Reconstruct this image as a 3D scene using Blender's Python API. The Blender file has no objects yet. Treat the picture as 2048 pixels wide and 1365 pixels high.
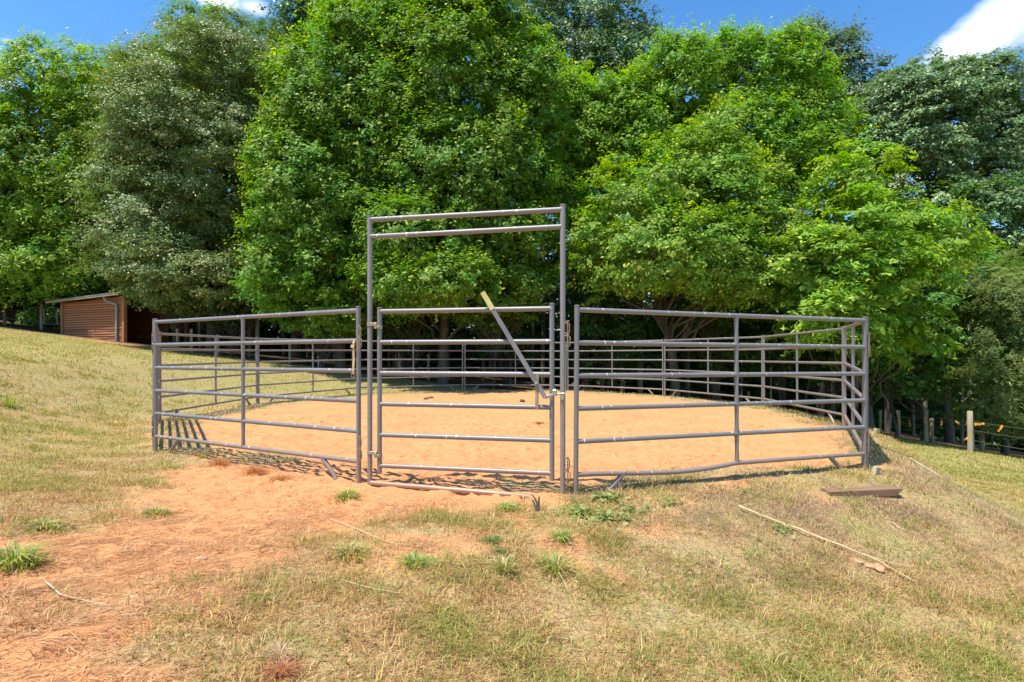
import bpy, math, random
import numpy as np
from mathutils import Vector, Matrix
random.seed(7); RNG = np.random.default_rng(11)
sc = bpy.context.scene
COL = sc.collection
PI = math.pi
# ---------------------------------------------------------------- camera, sky, sun, exposure
H = 1.32                       # camera height above the arena floor (z = 0)
F = 1050.0; HY = 708.6         # focal length and horizon row of the 2048 px wide photograph
cam_d = bpy.data.cameras.new('camera'); cam = bpy.data.objects.new('camera', cam_d); COL.objects.link(cam)
cam.location = (0, 0, H); cam.rotation_euler = (PI/2, 0, 0)
cam_d.sensor_width = 36; cam_d.lens = F/2048*36; cam_d.shift_y = (HY-682.5)/2048; cam_d.clip_end = 2000; cam_d.clip_start = 0.05
sc.camera = cam
SUNV = Vector((-0.30, -0.20, 1.0)).normalized()
world = bpy.data.worlds.new('World'); sc.world = world; world.use_nodes = True
wn, wl = world.node_tree.nodes, world.node_tree.links
wn.clear()
w_out = wn.new('ShaderNodeOutputWorld'); w_bg = wn.new('ShaderNodeBackground'); w_sky = wn.new('ShaderNodeTexSky')
w_sky.sky_type = 'NISHITA'; w_sky.sun_disc = False
w_sky.sun_elevation = math.asin(SUNV.z); w_sky.sun_rotation = math.atan2(SUNV.x, SUNV.y)
w_sky.air_density = 1.1; w_sky.dust_density = 0.3; w_sky.ozone_density = 3.0; w_sky.altitude = 0
w_bg.inputs[1].default_value = 0.15
def wnode(t, **k):
    n = wn.new(t)
    for a, b in k.items(): setattr(n, a, b)
    return n
w_tc = wnode('ShaderNodeTexCoord')
def px_dir(x, y): return Vector(((x-1024)/F, 1.0, (HY-y)/F)).normalized()
# clouds: soft patches at fixed directions of the sky, broken up by noise
def wmath(op, a, b=None, c=None, clamp=False):
    n = wn.new('ShaderNodeMath'); n.operation = op; n.use_clamp = clamp
    for i, v in enumerate((a, b, c)):
        if v is None: continue
        if isinstance(v, (int, float)): n.inputs[i].default_value = v
        else: wl.new(v, n.inputs[i])
    return n.outputs[0]
w_nz = wnode('ShaderNodeTexNoise'); w_nz.inputs['Scale'].default_value = 9; w_nz.inputs['Detail'].default_value = 8; w_nz.inputs['Roughness'].default_value = 0.62
w_mp = wnode('ShaderNodeMapping'); w_mp.inputs['Scale'].default_value = (.8, 1, 1.6); w_mp.inputs['Rotation'].default_value = (0, .55, 0); wl.new(w_tc.outputs['Generated'], w_mp.inputs[0]); wl.new(w_mp.outputs[0], w_nz.inputs['Vector'])
total = None
for (cx, cy, rx, ry, rot, strength) in [(1975, 58, 190, 70, 0.50, 1.3), (2060, 0, 150, 95, .4, 1.0), (1955, 108, 55, 16, .1, .55),
                                   (430, -4, 90, 34, 0.0, 1.1), (505, 15, 70, 30, 0.0, .8), (20, 84, 45, 14, 0.0, .55), (5, 165, 42, 24, 0, .7),
                                   (180, 150, 60, 60, 0, .6), (-200, 60, 190, 60, .2, 1.0), (2500, 300, 260, 60, .1, 1.0), (60, 420, 160, 120, 0, .9)]:
    c = px_dir(cx, cy)
    right = Vector((c.y, -c.x, 0)).normalized(); up = right.cross(c).normalized()
    a = right*math.cos(rot) + up*math.sin(rot); b = -right*math.sin(rot) + up*math.cos(rot)
    def dot(v):
        n = wn.new('ShaderNodeVectorMath'); n.operation = 'DOT_PRODUCT'; wl.new(w_tc.outputs['Generated'], n.inputs[0]); n.inputs[1].default_value = v; return n.outputs['Value']
    k = (1.0/px_dir(cx, cy).y)
    da = wmath('DIVIDE', dot(a), rx/F/k); db = wmath('DIVIDE', dot(b), ry/F/k)
    r2 = wmath('ADD', wmath('MULTIPLY', da, da), wmath('MULTIPLY', db, db))
    front = wmath('GREATER_THAN', dot(c), 0.0)
    m = wmath('MULTIPLY', wmath('MULTIPLY', wmath('SUBTRACT', 1.0, wmath('SQRT', r2), clamp=False), strength), front)
    m = wmath('MAXIMUM', m, 0.0)
    total = m if total is None else wmath('MAXIMUM', total, m)
dens = wmath('MULTIPLY', wmath('SUBTRACT', wmath('ADD', total, wmath('MULTIPLY', w_nz.outputs['Fac'], 1.5)), 1.02), 1.5, clamp=True)
dens = wmath('MULTIPLY', dens, wmath('MULTIPLY', total, 8.0, clamp=True))
w_mix = wnode('ShaderNodeMix', data_type='RGBA'); wl.new(dens, w_mix.inputs[0])
w_hs = wnode('ShaderNodeHueSaturation'); w_hs.inputs['Saturation'].default_value = 1.28; w_hs.inputs['Value'].default_value = 1.0
wl.new(w_sky.outputs[0], w_hs.inputs['Color']); wl.new(w_hs.outputs[0], w_mix.inputs[6])
w_mix.inputs[7].default_value = (6.6, 6.9, 7.6, 1)
wl.new(w_mix.outputs[2], w_bg.inputs[0]); wl.new(w_bg.outputs[0], w_out.inputs[0])
sun_d = bpy.data.lights.new('sun', 'SUN'); sun = bpy.data.objects.new('sun', sun_d); COL.objects.link(sun)
sun_d.energy = 4.6; sun_d.angle = math.radians(0.5); sun_d.color = (1.0, 0.935, 0.82)
sun.rotation_euler = SUNV.to_track_quat('Z', 'Y').to_euler()
vs = sc.view_settings; vs.view_transform = 'Standard'; vs.look = 'None'; vs.gamma = 1; vs.use_curve_mapping = False; vs.exposure = 0.66
sc.cycles.max_bounces = 7; sc.cycles.diffuse_bounces = 4; sc.cycles.transmission_bounces = 4; sc.cycles.glossy_bounces = 2
sc.cycles.use_denoising = True

def W(px, py, Y): return Vector(((px-1024)*Y/F, Y, H+(HY-py)*Y/F))
# ---------------------------------------------------------------- helpers
def tag(o, label=None, cat=None, group=None, kind=None):
    if label: o['label'] = label
    if cat: o['category'] = cat
    if group: o['group'] = group
    if kind: o['kind'] = kind
    return o
def thing(name, label, cat, loc=(0, 0, 0), rot=(0, 0, 0), group=None):
    o = bpy.data.objects.new(name, None); COL.objects.link(o); o.location = loc; o.rotation_euler = rot
    o.empty_display_size = 0.1
    return tag(o, label, cat, group)
def link(name, me, parent=None):
    o = bpy.data.objects.new(name, me); COL.objects.link(o)
    if parent: o.parent = parent
    return o
def dup(root):
    r = root.copy(); COL.objects.link(r)
    for ch in list(root.children):
        c = ch.copy(); COL.objects.link(c); c.parent = r
        for g in list(ch.children):
            d = g.copy(); COL.objects.link(d); d.parent = c
    return r
class MB:
    """collects verts / faces / uvs of one mesh"""
    def __init__(s): s.v = []; s.f = []; s.uv = []
    def tube(s, pts, r, n=12, caps=True, squash=None):
        pts = [Vector(p) for p in pts]; base = len(s.v); L = 0
        rs = r if isinstance(r, (list, tuple)) else [r]*len(pts)
        ref = None; rings = []
        for i, p in enumerate(pts):
            t = (pts[min(i+1, len(pts)-1)] - pts[max(i-1, 0)]).normalized()
            if ref is None:
                ref = Vector((0, 0, 1)) if abs(t.z) < 0.9 else Vector((0, -1, 0))
            a = (ref - t*ref.dot(t)).normalized(); ref = a; b = t.cross(a)
            if i: L += (p-pts[i-1]).length
            for k in range(n):
                th = 2*PI*k/n; s.v.append(p + (a*math.cos(th)+b*math.sin(th))*rs[i])
            rings.append(L)
        for i in range(len(pts)-1):
            for k in range(n):
                k2 = (k+1) % n
                s.f.append((base+i*n+k, base+i*n+k2, base+(i+1)*n+k2, base+(i+1)*n+k))
                s.uv.append(((rings[i], k/n), (rings[i], (k+1)/n), (rings[i+1], (k+1)/n), (rings[i+1], k/n)))
        if caps:
            for st, rev in ((base, True), (base+(len(pts)-1)*n, False)):
                idx = list(range(st, st+n)); idx = idx[::-1] if rev else idx
                s.f.append(tuple(idx)); s.uv.append(tuple((0.0, 0.5) for _ in idx))
        return s
    def box(s, c, size, rot=None, bev=0.0):
        c = Vector(c); hx, hy, hz = [q/2 for q in size]; M = rot or Matrix.Identity(3)
        b = len(s.v)
        if bev <= 0:
            for dx, dy, dz in ((-1,-1,-1),(1,-1,-1),(1,1,-1),(-1,1,-1),(-1,-1,1),(1,-1,1),(1,1,1),(-1,1,1)):
                s.v.append(c + M @ Vector((dx*hx, dy*hy, dz*hz)))
            fs = ((0,3,2,1),(4,5,6,7),(0,1,5,4),(1,2,6,5),(2,3,7,6),(3,0,4,7))
        else:
            e = bev
            for z, q in ((-hz, e), (-hz+e, 0), (hz-e, 0), (hz, e)):
                for dx, dy in ((-1,-1),(1,-1),(1,1),(-1,1)):
                    s.v.append(c + M @ Vector((dx*(hx-q), dy*(hy-q), z)))
            fs = [(3,2,1,0), (12,13,14,15)]
            for l in range(3):
                for k in range(4):
                    k2 = (k+1) % 4; fs.append((l*4+k, l*4+k2, (l+1)*4+k2, (l+1)*4+k))
        for f in fs:
            s.f.append(tuple(b+i for i in f)); s.uv.append(tuple((s.v[b+i].x, s.v[b+i].z) for i in f))
        return s
    def poly(s, pts):
        b = len(s.v); s.v += [Vector(p) for p in pts]; s.f.append(tuple(range(b, b+len(pts)))); s.uv.append(tuple((p[0], p[2]) for p in pts)); return s
    def mesh(s, name, mat, smooth=True):
        me = bpy.data.meshes.new(name); me.from_pydata([tuple(v) for v in s.v], [], s.f); me.materials.append(mat)
        uvl = me.uv_layers.new(name='UVMap'); flat = [c for f in s.uv for q in f for c in q]; uvl.data.foreach_set('uv', flat)
        if smooth:
            me.polygons.foreach_set('use_smooth', [len(f) == 4 and True for f in s.f]); 
            try: me.set_sharp_from_angle(angle=math.radians(40))
            except Exception: pass
        me.update(); return me
    def build(s, name, mat, parent=None, smooth=True): return link(name, s.mesh(name, mat, smooth), parent)
def np_mesh(name, verts, faces_n, idx, mat, colors=None, smooth=False):
    """fast mesh: verts (N,3), idx flat loop indices, all faces with faces_n corners, colors (N,3) per vertex"""
    me = bpy.data.meshes.new(name); nv = len(verts); nf = len(idx)//faces_n
    me.vertices.add(nv); me.vertices.foreach_set('co', np.asarray(verts, np.float32).ravel())
    me.loops.add(nf*faces_n); me.loops.foreach_set('vertex_index', np.asarray(idx, np.int32))
    me.polygons.add(nf); me.polygons.foreach_set('loop_start', np.arange(0, nf*faces_n, faces_n, dtype=np.int32))
    me.polygons.foreach_set('loop_total', np.full(nf, faces_n, np.int32))
    if smooth: me.polygons.foreach_set('use_smooth', np.ones(nf, bool))
    me.materials.append(mat)
    if colors is not None:
        at = me.color_attributes.new('Col', 'FLOAT_COLOR', 'POINT')
        c4 = np.ones((nv, 4), np.float32); c4[:, :3] = colors; at.data.foreach_set('color', c4.ravel())
    me.update(calc_edges=True); return me
def hash2(ix, iy, seed=0):
    n = (ix.astype(np.int64)*374761393 + iy.astype(np.int64)*668265263 + seed*982451653) & 0xffffffff
    n = ((n ^ (n >> 13))*1274126177) & 0xffffffff
    return ((n ^ (n >> 16)) & 0xffffff)/float(0xffffff)
def vnoise(x, y, seed=0):
    x = np.asarray(x, float); y = np.asarray(y, float)
    ix = np.floor(x); iy = np.floor(y); fx = x-ix; fy = y-iy; fx = fx*fx*(3-2*fx); fy = fy*fy*(3-2*fy)
    a = hash2(ix, iy, seed); b = hash2(ix+1, iy, seed); c = hash2(ix, iy+1, seed); d = hash2(ix+1, iy+1, seed)
    return (a*(1-fx)+b*fx)*(1-fy)+(c*(1-fx)+d*fx)*fy
def fbm(x, y, o=4, seed=0):
    s = 0; a = .5
    for i in range(o): s = s + a*vnoise(x*2**i+13.7*i, y*2**i+7.1*i, seed+i); a *= .5
    return s/(1-.5**o)
def sstep(a, b, x): t = np.clip((x-a)/(b-a), 0, 1); return t*t*(3-2*t)

# ---------------------------------------------------------------- materials
def mat_new(name):
    m = bpy.data.materials.new(name); m.use_nodes = True; nt = m.node_tree; nt.nodes.clear()
    out = nt.nodes.new('ShaderNodeOutputMaterial'); return m, nt, out
def N(nt, t, **k):
    n = nt.nodes.new(t)
    for a, b in k.items(): setattr(n, a, b)
    return n
def mth(nt, op, a, b=None, clamp=False):
    n = nt.nodes.new('ShaderNodeMath'); n.operation = op; n.use_clamp = clamp
    for i, v in enumerate((a, b)):
        if v is None: continue
        if isinstance(v, (int, float)): n.inputs[i].default_value = v
        else: nt.links.new(v, n.inputs[i])
    return n.outputs[0]
def noise(nt, vec, scale, detail=4, rough=.55, dims='3D'):
    n = N(nt, 'ShaderNodeTexNoise', noise_dimensions=dims); n.inputs['Scale'].default_value = scale; n.inputs['Detail'].default_value = detail; n.inputs['Roughness'].default_value = rough
    if vec is not None: nt.links.new(vec, n.inputs['Vector'])
    return n.outputs['Fac']
def ramp(nt, fac, stops):
    n = N(nt, 'ShaderNodeValToRGB'); nt.links.new(fac, n.inputs[0]); e = n.color_ramp.elements
    while len(e) < len(stops): e.new(0.5)
    for i, (p, c) in enumerate(stops): e[i].position = p; e[i].color = (*c, 1) if len(c) == 3 else c
    return n.outputs[0]
def mixc(nt, fac, a, b, mode='MIX'):
    n = N(nt, 'ShaderNodeMix', data_type='RGBA', blend_type=mode)
    for i, v in ((0, fac), (6, a), (7, b)):
        if isinstance(v, (int, float)): n.inputs[i].default_value = v
        elif isinstance(v, tuple): n.inputs[i].default_value = (*v, 1)
        else: nt.links.new(v, n.inputs[i])
    return n.outputs[2]
def bump(nt, h, strength, dist):
    n = N(nt, 'ShaderNodeBump'); n.inputs['Strength'].default_value = strength; n.inputs['Distance'].default_value = dist; nt.links.new(h, n.inputs['Height']); return n.outputs[0]
def principled(nt, out, col, rough=.6, metal=0, nrm=None, spec=None):
    p = N(nt, 'ShaderNodeBsdfPrincipled')
    for k, v in (('Base Color', col), ('Roughness', rough), ('Metallic', metal)):
        if isinstance(v, (int, float)): p.inputs[k].default_value = v
        elif isinstance(v, tuple): p.inputs[k].default_value = (*v, 1)
        else: nt.links.new(v, p.inputs[k])
    if spec is not None: p.inputs['Specular IOR Level'].default_value = spec
    if nrm is not None: nt.links.new(nrm, p.inputs['Normal'])
    nt.links.new(p.outputs[0], out.inputs[0]); return p
def make_leaf_mat(name, transl=.35, rough=.5, spec=.22):
    m, nt, out = mat_new(name)
    a = N(nt, 'ShaderNodeVertexColor', layer_name='Col')
    p = N(nt, 'ShaderNodeBsdfPrincipled'); p.inputs['Roughness'].default_value = rough; p.inputs['Specular IOR Level'].default_value = spec
    nt.links.new(a.outputs[0], p.inputs['Base Color'])
    t = N(nt, 'ShaderNodeBsdfTranslucent')
    hs = N(nt, 'ShaderNodeHueSaturation'); hs.inputs['Hue'].default_value = .492; hs.inputs['Saturation'].default_value = 1.25; hs.inputs['Value'].default_value = 1.85; nt.links.new(a.outputs[0], hs.inputs['Color']); nt.links.new(hs.outputs[0], t.inputs['Color'])
    mx = N(nt, 'ShaderNodeMixShader'); mx.inputs[0].default_value = transl
    nt.links.new(p.outputs[0], mx.inputs[1]); nt.links.new(t.outputs[0], mx.inputs[2]); nt.links.new(mx.outputs[0], out.inputs[0]); return m
M_LEAF = make_leaf_mat('leaf', .38)
M_LEAF_GLOSSY = make_leaf_mat('glossy_leaf', .22, .48, .45)
M_GRASS = make_leaf_mat('grass_blade', .28, .6, .25)
# painted pipe: taupe paint, faded top, scuffs, rust and white droppings
def make_pipe(name, base=(.198, .194, .192), drops=.8, rust=.38):
    m, nt, out = mat_new(name)
    uv = N(nt, 'ShaderNodeUVMap'); tc = N(nt, 'ShaderNodeTexCoord'); oi = N(nt, 'ShaderNodeObjectInfo')
    sep = N(nt, 'ShaderNodeSeparateXYZ'); nt.links.new(uv.outputs[0], sep.inputs[0])
    geo = N(nt, 'ShaderNodeNewGeometry')
    n1 = noise(nt, geo.outputs['Position'], 3.0, 5, .6); n2 = noise(nt, geo.outputs['Position'], 45, 3, .6)
    col = mixc(nt, n1, tuple(b*.86 for b in base), tuple(b*1.22 for b in base))
    col = mixc(nt, mth(nt, 'MULTIPLY', mth(nt, 'SUBTRACT', n2, .55, True), 2.0, True), col, (.24, .20, .18))
    # rust / red dust near welds
    rn = noise(nt, geo.outputs['Position'], 7, 6, .7)
    rm = mth(nt, 'MULTIPLY', mth(nt, 'SUBTRACT', rn, .58, True), 5*rust*2, True)
    col = mixc(nt, rm, col, (.20, .11, .07))
    # droppings: narrow streaks across the pipe
    wu = mth(nt, 'ADD', mth(nt, 'MULTIPLY', sep.outputs[0], 7.0), mth(nt, 'MULTIPLY', oi.outputs['Random'], 57.0))
    wob = mth(nt, 'MULTIPLY', mth(nt, 'SUBTRACT', noise(nt, geo.outputs['Position'], 60, 2, .5), .5), .10)
    wu = mth(nt, 'ADD', wu, wob)
    cell = mth(nt, 'FLOOR', wu); fr = mth(nt, 'FRACT', wu)
    wnz = N(nt, 'ShaderNodeTexWhiteNoise', noise_dimensions='1D'); nt.links.new(cell, wnz.inputs['W'])
    wn2 = N(nt, 'ShaderNodeTexWhiteNoise', noise_dimensions='1D'); nt.links.new(mth(nt, 'ADD', cell, 31.7), wn2.inputs['W'])
    wn3 = N(nt, 'ShaderNodeTexWhiteNoise', noise_dimensions='1D'); nt.links.new(mth(nt, 'ADD', cell, 77.3), wn3.inputs['W'])
    near = mth(nt, 'LESS_THAN', mth(nt, 'ABSOLUTE', mth(nt, 'SUBTRACT', fr, mth(nt, 'ADD', mth(nt, 'MULTIPLY', wn2.outputs[0], .7), .15))), mth(nt, 'ADD', mth(nt, 'MULTIPLY', wn3.outputs[0], .035), .012))
    on = mth(nt, 'GREATER_THAN', wnz.outputs[0], 1-drops)
    # ring position: v=0 is the top of a level pipe
    vtop = mth(nt, 'ABSOLUTE', mth(nt, 'SUBTRACT', mth(nt, 'FRACT', mth(nt, 'ADD', sep.outputs[1], .5)), .5))
    lim = mth(nt, 'LESS_THAN', vtop, mth(nt, 'ADD', mth(nt, 'MULTIPLY', wn2.outputs[0], .28), .08))
    dm = mth(nt, 'MULTIPLY', mth(nt, 'MULTIPLY', near, on), lim)
    dm = mth(nt, 'MULTIPLY', dm, mth(nt, 'MULTIPLY', mth(nt, 'SUBTRACT', noise(nt, geo.outputs['Position'], 1.7, 2, .5), .44, True), 12.0, True))
    zs_ = N(nt, 'ShaderNodeSeparateXYZ'); nt.links.new(geo.outputs['Position'], zs_.inputs[0])
    dust = mth(nt, 'MULTIPLY', mth(nt, 'SUBTRACT', .50, zs_.outputs[2], True), mth(nt, 'MULTIPLY', noise(nt, geo.outputs['Position'], 14, 4, .7), 2.2), True)
    col = mixc(nt, dust, col, (.36, .22, .14))
    col = mixc(nt, mth(nt, 'MULTIPLY', dm, .85), col, (.72, .70, .64))
    rr = mth(nt, 'ADD', mth(nt, 'MULTIPLY', n1, .25), .33)
    principled(nt, out, col, rr, 0.15, bump(nt, n2, .12, .002), .5); return m
M_PIPE = make_pipe('painted_pipe'); M_POST = make_pipe('painted_post', drops=.0)
M_FRAMEPOST = make_pipe('weathered_post', base=(.25, .235, .225), drops=0, rust=.5)
M_SILL = make_pipe('dusty_pipe', base=(.42, .25, .17), drops=0, rust=.2)
def simple(name, c1, c2, scale=20, rough=.6, metal=0, bmp=.3, stretch=None, dist=.004):
    m, nt, out = mat_new(name); tc = N(nt, 'ShaderNodeTexCoord'); v = tc.outputs['Object']
    if stretch:
        mp = N(nt, 'ShaderNodeMapping'); mp.inputs['Scale'].default_value = stretch; nt.links.new(v, mp.inputs[0]); v = mp.outputs[0]
    n = noise(nt, v, scale, 6, .6); n2 = noise(nt, v, scale*.23, 3, .5)
    f = mth(nt, 'MULTIPLY', mth(nt, 'SUBTRACT', mth(nt, 'ADD', n, n2), .7), 1.7, True)
    principled(nt, out, mixc(nt, f, c1, c2), rough, metal, bump(nt, n, bmp, dist)); return m
M_STEEL = simple('bare_steel', (.30, .27, .23), (.55, .52, .46), 30, .42, .7, .1)
M_ZINC = simple('zinc_plate', (.26, .21, .14), (.46, .39, .27), 25, .5, .4, .1)
M_RUST = simple('rusty_hook', (.16, .10, .06), (.42, .33, .24), 60, .6, .4, .3)
M_LEVER = simple('grey_flat_bar', (.19, .18, .18), (.27, .26, .26), 12, .5, .2, .1)
M_TAPE = simple('yellow_tape', (.50, .44, .12), (.72, .66, .30), 25, .7, 0, .4)
M_LEATHER = simple('strap_leather', (.42, .28, .12), (.66, .50, .26), 30, .7, 0, .3)
M_OLDWOOD = simple('weathered_wood', (.22, .16, .10), (.42, .34, .22), 14, .85, 0, .6, (1, 1, .12))
M_PALEWOOD = simple('treated_post_wood', (.30, .26, .15), (.50, .45, .30), 16, .85, 0, .6, (1, 1, .1))
M_PLANK = simple('plank_wood', (.13, .065, .035), (.32, .19, .11), 16, .9, 0, .8, (.1, 1, 1))
M_BARK = simple('bark', (.05, .04, .03), (.16, .13, .10), 6, .9, 0, 1.0, (1, 1, .25), .03)
M_PALEBARK = simple('pale_bark', (.13, .11, .08), (.30, .26, .20), 6, .9, 0, .8, (1, 1, .25), .02)
M_ROOF = simple('green_metal_roof', (.12, .17, .13), (.30, .35, .28), 3, .45, .5, .1)
M_GUTTER = simple('downspout_paint', (.20, .27, .23), (.36, .43, .38), 8, .45, .2, .1)
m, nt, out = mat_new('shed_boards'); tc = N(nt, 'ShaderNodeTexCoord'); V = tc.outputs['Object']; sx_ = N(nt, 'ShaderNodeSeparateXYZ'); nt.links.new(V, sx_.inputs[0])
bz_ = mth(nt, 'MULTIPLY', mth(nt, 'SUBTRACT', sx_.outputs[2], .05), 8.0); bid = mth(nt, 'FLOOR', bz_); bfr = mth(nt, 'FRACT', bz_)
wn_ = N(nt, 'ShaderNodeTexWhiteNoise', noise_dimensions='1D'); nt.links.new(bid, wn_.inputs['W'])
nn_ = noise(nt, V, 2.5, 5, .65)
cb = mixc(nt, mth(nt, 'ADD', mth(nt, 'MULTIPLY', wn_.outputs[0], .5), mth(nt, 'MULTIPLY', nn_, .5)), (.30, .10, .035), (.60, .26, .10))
cb = mixc(nt, mth(nt, 'MULTIPLY', mth(nt, 'LESS_THAN', bfr, .24), .80), cb, (.10, .035, .015))  # dark line per board: gap and lap shadow painted into the colour
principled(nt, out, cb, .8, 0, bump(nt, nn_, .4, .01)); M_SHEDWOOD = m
M_SHEDPOST = simple('shed_corner_post', (.30, .12, .05), (.45, .20, .09), 8, .8, 0, .4, (1, 1, .15))
M_WIRE = simple('fence_wire', (.20, .20, .19), (.40, .39, .37), 10, .4, .8, .0)
M_RIBBON = simple('orange_ribbon', (.85, .28, .03), (1.0, .45, .08), 10, .5, 0, .1)
M_STRAW = simple('dry_stalk', (.48, .33, .15), (.72, .55, .30), 15, .8, 0, .3)
M_STICK = simple('pale_stick', (.40, .31, .20), (.68, .58, .42), 20, .8, 0, .3)
M_DARKSTICK = simple('dark_stick', (.12, .08, .05), (.24, .17, .11), 20, .8, 0, .3)
M_CLOD = simple('dirt_clod', (.38, .20, .10), (.60, .36, .20), 12, .95, 0, 1.0, None, .02)
M_MANURE = simple('dark_clod', (.05, .03, .02), (.16, .10, .06), 20, .95, 0, 1.0, None, .01)
M_WHITEPVC = simple('white_pipe', (.55, .58, .56), (.75, .78, .76), 8, .5, 0, .1)

# ---------------------------------------------------------------- terrain
J = [(-1.52, 5.30), (-4.799, 7.046), (-6.839, 10.168), (-6.73, 13.878), (-5.044, 17.197), (-1.747, 18.923), (1.987, 18.887),
     (4.755, 16.411), (6.228, 13.002), (5.892, 9.301), (4.075, 6.042), (0.56, 4.857)]
JZ = [.023, .011, -.026, -.016, .009, .006, -.012, .006, .005, .033, -.032, -.007]
PC = np.array([-.27, 11.9])
JA = np.array(J)
def pen_sd(x, y):
    """signed distance to the pen polygon, negative inside"""
    x = np.asarray(x, float); y = np.asarray(y, float)
    d = np.full(np.broadcast(x, y).shape, 1e9); ins = np.zeros(d.shape, bool)
    for i in range(12):
        a = JA[i]; b = JA[(i+1) % 12]; e = b-a
        t = np.clip(((x-a[0])*e[0]+(y-a[1])*e[1])/(e@e), 0, 1)
        d = np.minimum(d, np.hypot(x-a[0]-t*e[0], y-a[1]-t*e[1]))
        c = ((a[1] > y) != (b[1] > y)) & (x < (b[0]-a[0])*(y-a[1])/(b[1]-a[1]+1e-12)+a[0])
        ins ^= c
    return np.where(ins, -d, d)
def hill(x, y):
    z = -.115*x - .02*(y-9)
    z = z - .045*np.maximum(0, x-15) + .012*np.maximum(0, -x-24)
    z = z + .10*(fbm(x*.15+3, y*.15, 3, 5)-.5)
    z = z - .16*sstep(4.8, 2.2, y)*sstep(-3, 0, x) - .08*sstep(5, 2, y)
    return z
def softness(x, y): return fbm(x*.9+31, y*.9+11, 4, 21)
def ground_z(x, y, detail=True):
    x = np.asarray(x, float); y = np.asarray(y, float); sd = pen_sd(x, y)
    hz = hill(x, y)
    width = np.where(hz > 0, 4.6, 1.6)
    t = sstep(0, 1, (sd-.22)/width)
    z = hz*t
    if detail:
        near = sstep(30, 6, np.hypot(x, y))
        z = z + .03*(fbm(x*1.7, y*1.7, 3, 2)-.5)*(.4+.6*t) + near*.035*(fbm(x*6, y*6, 4, 3)-.5)
        pm = path_mask(x, y)
        z = z + pm*.03*(fbm(x*9, y*9, 3, 8)-.5)
        z = z + near*.014*(fbm(x*24, y*24, 2, 9)-.5)
        inn = sstep(0, -.5, sd); z = z - inn*.01*near*(fbm(x*7, y*7, 3, 4)-.5)
        # low ridge of spoil along the fence line
        z = z + .03*np.exp(-(sd/.22)**2)*(fbm(x*2.2, y*2.2, 2, 14))
        if z.ndim == 2:      # hoof prints and scuffs pressed into the loose soil
            pr = np.random.default_rng(5); msk = np.maximum(inn, pm*.8)
            for px_, py_, rr_, dp in zip(pr.uniform(-5.5, 5.5, 2400), pr.uniform(2.0, 12, 2400), pr.uniform(.05, .09, 2400), pr.uniform(.015, .04, 2400)):
                i0, i1 = np.searchsorted(gx, [px_-.2, px_+.2]); j0, j1 = np.searchsorted(gy, [py_-.2, py_+.2])
                dd = np.hypot(x[j0:j1, i0:i1]-px_, y[j0:j1, i0:i1]-py_)/rr_
                z[j0:j1, i0:i1] += msk[j0:j1, i0:i1]*dp*(-np.exp(-dd**4) + .5*np.exp(-((dd-1.35)/.3)**2))
    return z
def path_mask(x, y):
    """trampled bare soil in front of the gate and down to the lower left"""
    w = (fbm(x*1.1+5, y*1.1+2, 4, 31)-.5)*1.2 + (fbm(x*4.5+5, y*4.5+2, 3, 33)-.5)*1.0
    left = np.where(y > 3.4, -2.9-.46*(y-3.4), -2.9-2.0*(3.4-y)); right = np.where(y > 3.4, -1.50+(y-3.4)*.85, -1.40-.08*(y-3.4))
    m = sstep(-.25, .6, x-left+w*.5)*sstep(-.25, .6, right-x+w*.6)*sstep(6.6, 5.9, y+w*.25)
    m = m*(1-.45*sstep(4.0, 2.6, y)*sstep(.42, .62, fbm(x*2.2, y*2.2+9, 4, 34)))
    gate = sstep(1.1, .3, np.hypot((x+.35)/1.5, (y-4.75)/.65)+w*.4)
    return np.clip(np.maximum(m, gate*.85), 0, 1)
def dirt_mask(x, y):
    sd = pen_sd(x, y)
    w = (fbm(x*1.3+9, y*1.3+4, 4, 41)-.5)*1.2
    back = sstep(9, 15, y)*.35 - sstep(2, 4.5, x)*.32
    inside = sstep(-.15-back, -.8-back, sd+w*.55)
    pm = path_mask(x, y)
    # bare bank under the right hand panels
    bank = np.exp(-((sd-.7)/.65)**2)*sstep(.3, 1.8, x)*sstep(9, 6.5, y)
    bank = bank*sstep(.48, .66, fbm(x*1.6, y*1.6, 4, 77))*sstep(4.2, 3.2, x)
    edge = np.exp(-(sd/.5)**2)*sstep(.42, .66, fbm(x*2.1, y*2.1, 4, 70))*.8
    spots = sstep(.73, .83, fbm(x*.9+70, y*.9, 4, 55))*.5*sstep(12, 8, y)*sstep(3, 1, x)
    fr = sstep(3.0, 1.5, np.hypot((x+.1)/1.4, (y-4.1)/1.1)*2)*sstep(.42, .6, fbm(x*2.5, y*2.5, 3, 56))*.8
    shed = sstep(2.6, 1.0, np.hypot((x+17.6)/2.6, (y-28.0)/2.2))
    return np.clip(np.maximum.reduce([inside, pm, bank*.62, edge*.8, spots, fr*.75, shed]), 0, 1)
def rng_axis(lo, flo, fhi, hi, fine, growth):
    a = list(np.arange(flo, fhi, fine)); s = fine; v = a[-1]
    while v < hi: s *= growth; v += s; a.append(v)
    s = fine; v = flo; b = []
    while v > lo: s *= growth; v -= s; b.append(v)
    return np.array(b[::-1]+a)
gx = rng_axis(-400, -5.6, 5.6, 400, .036, 1.045); gy = rng_axis(-60, 1.7, 10.5, 600, .036, 1.03)
GX, GY = np.meshgrid(gx, gy)
GZ = ground_z(GX, GY)
fade = sstep(60, 140, np.hypot(GX, GY)); GZ = GZ*(1-fade) + (-3.5)*fade
nx, ny = len(gx), len(gy)
ii = (np.arange(ny-1)[:, None]*nx + np.arange(nx-1)[None, :]).ravel()
idx = np.stack([ii, ii+1, ii+nx+1, ii+nx], 1).ravel()
DM = dirt_mask(GX, GY); SD = pen_sd(GX, GY)
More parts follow.
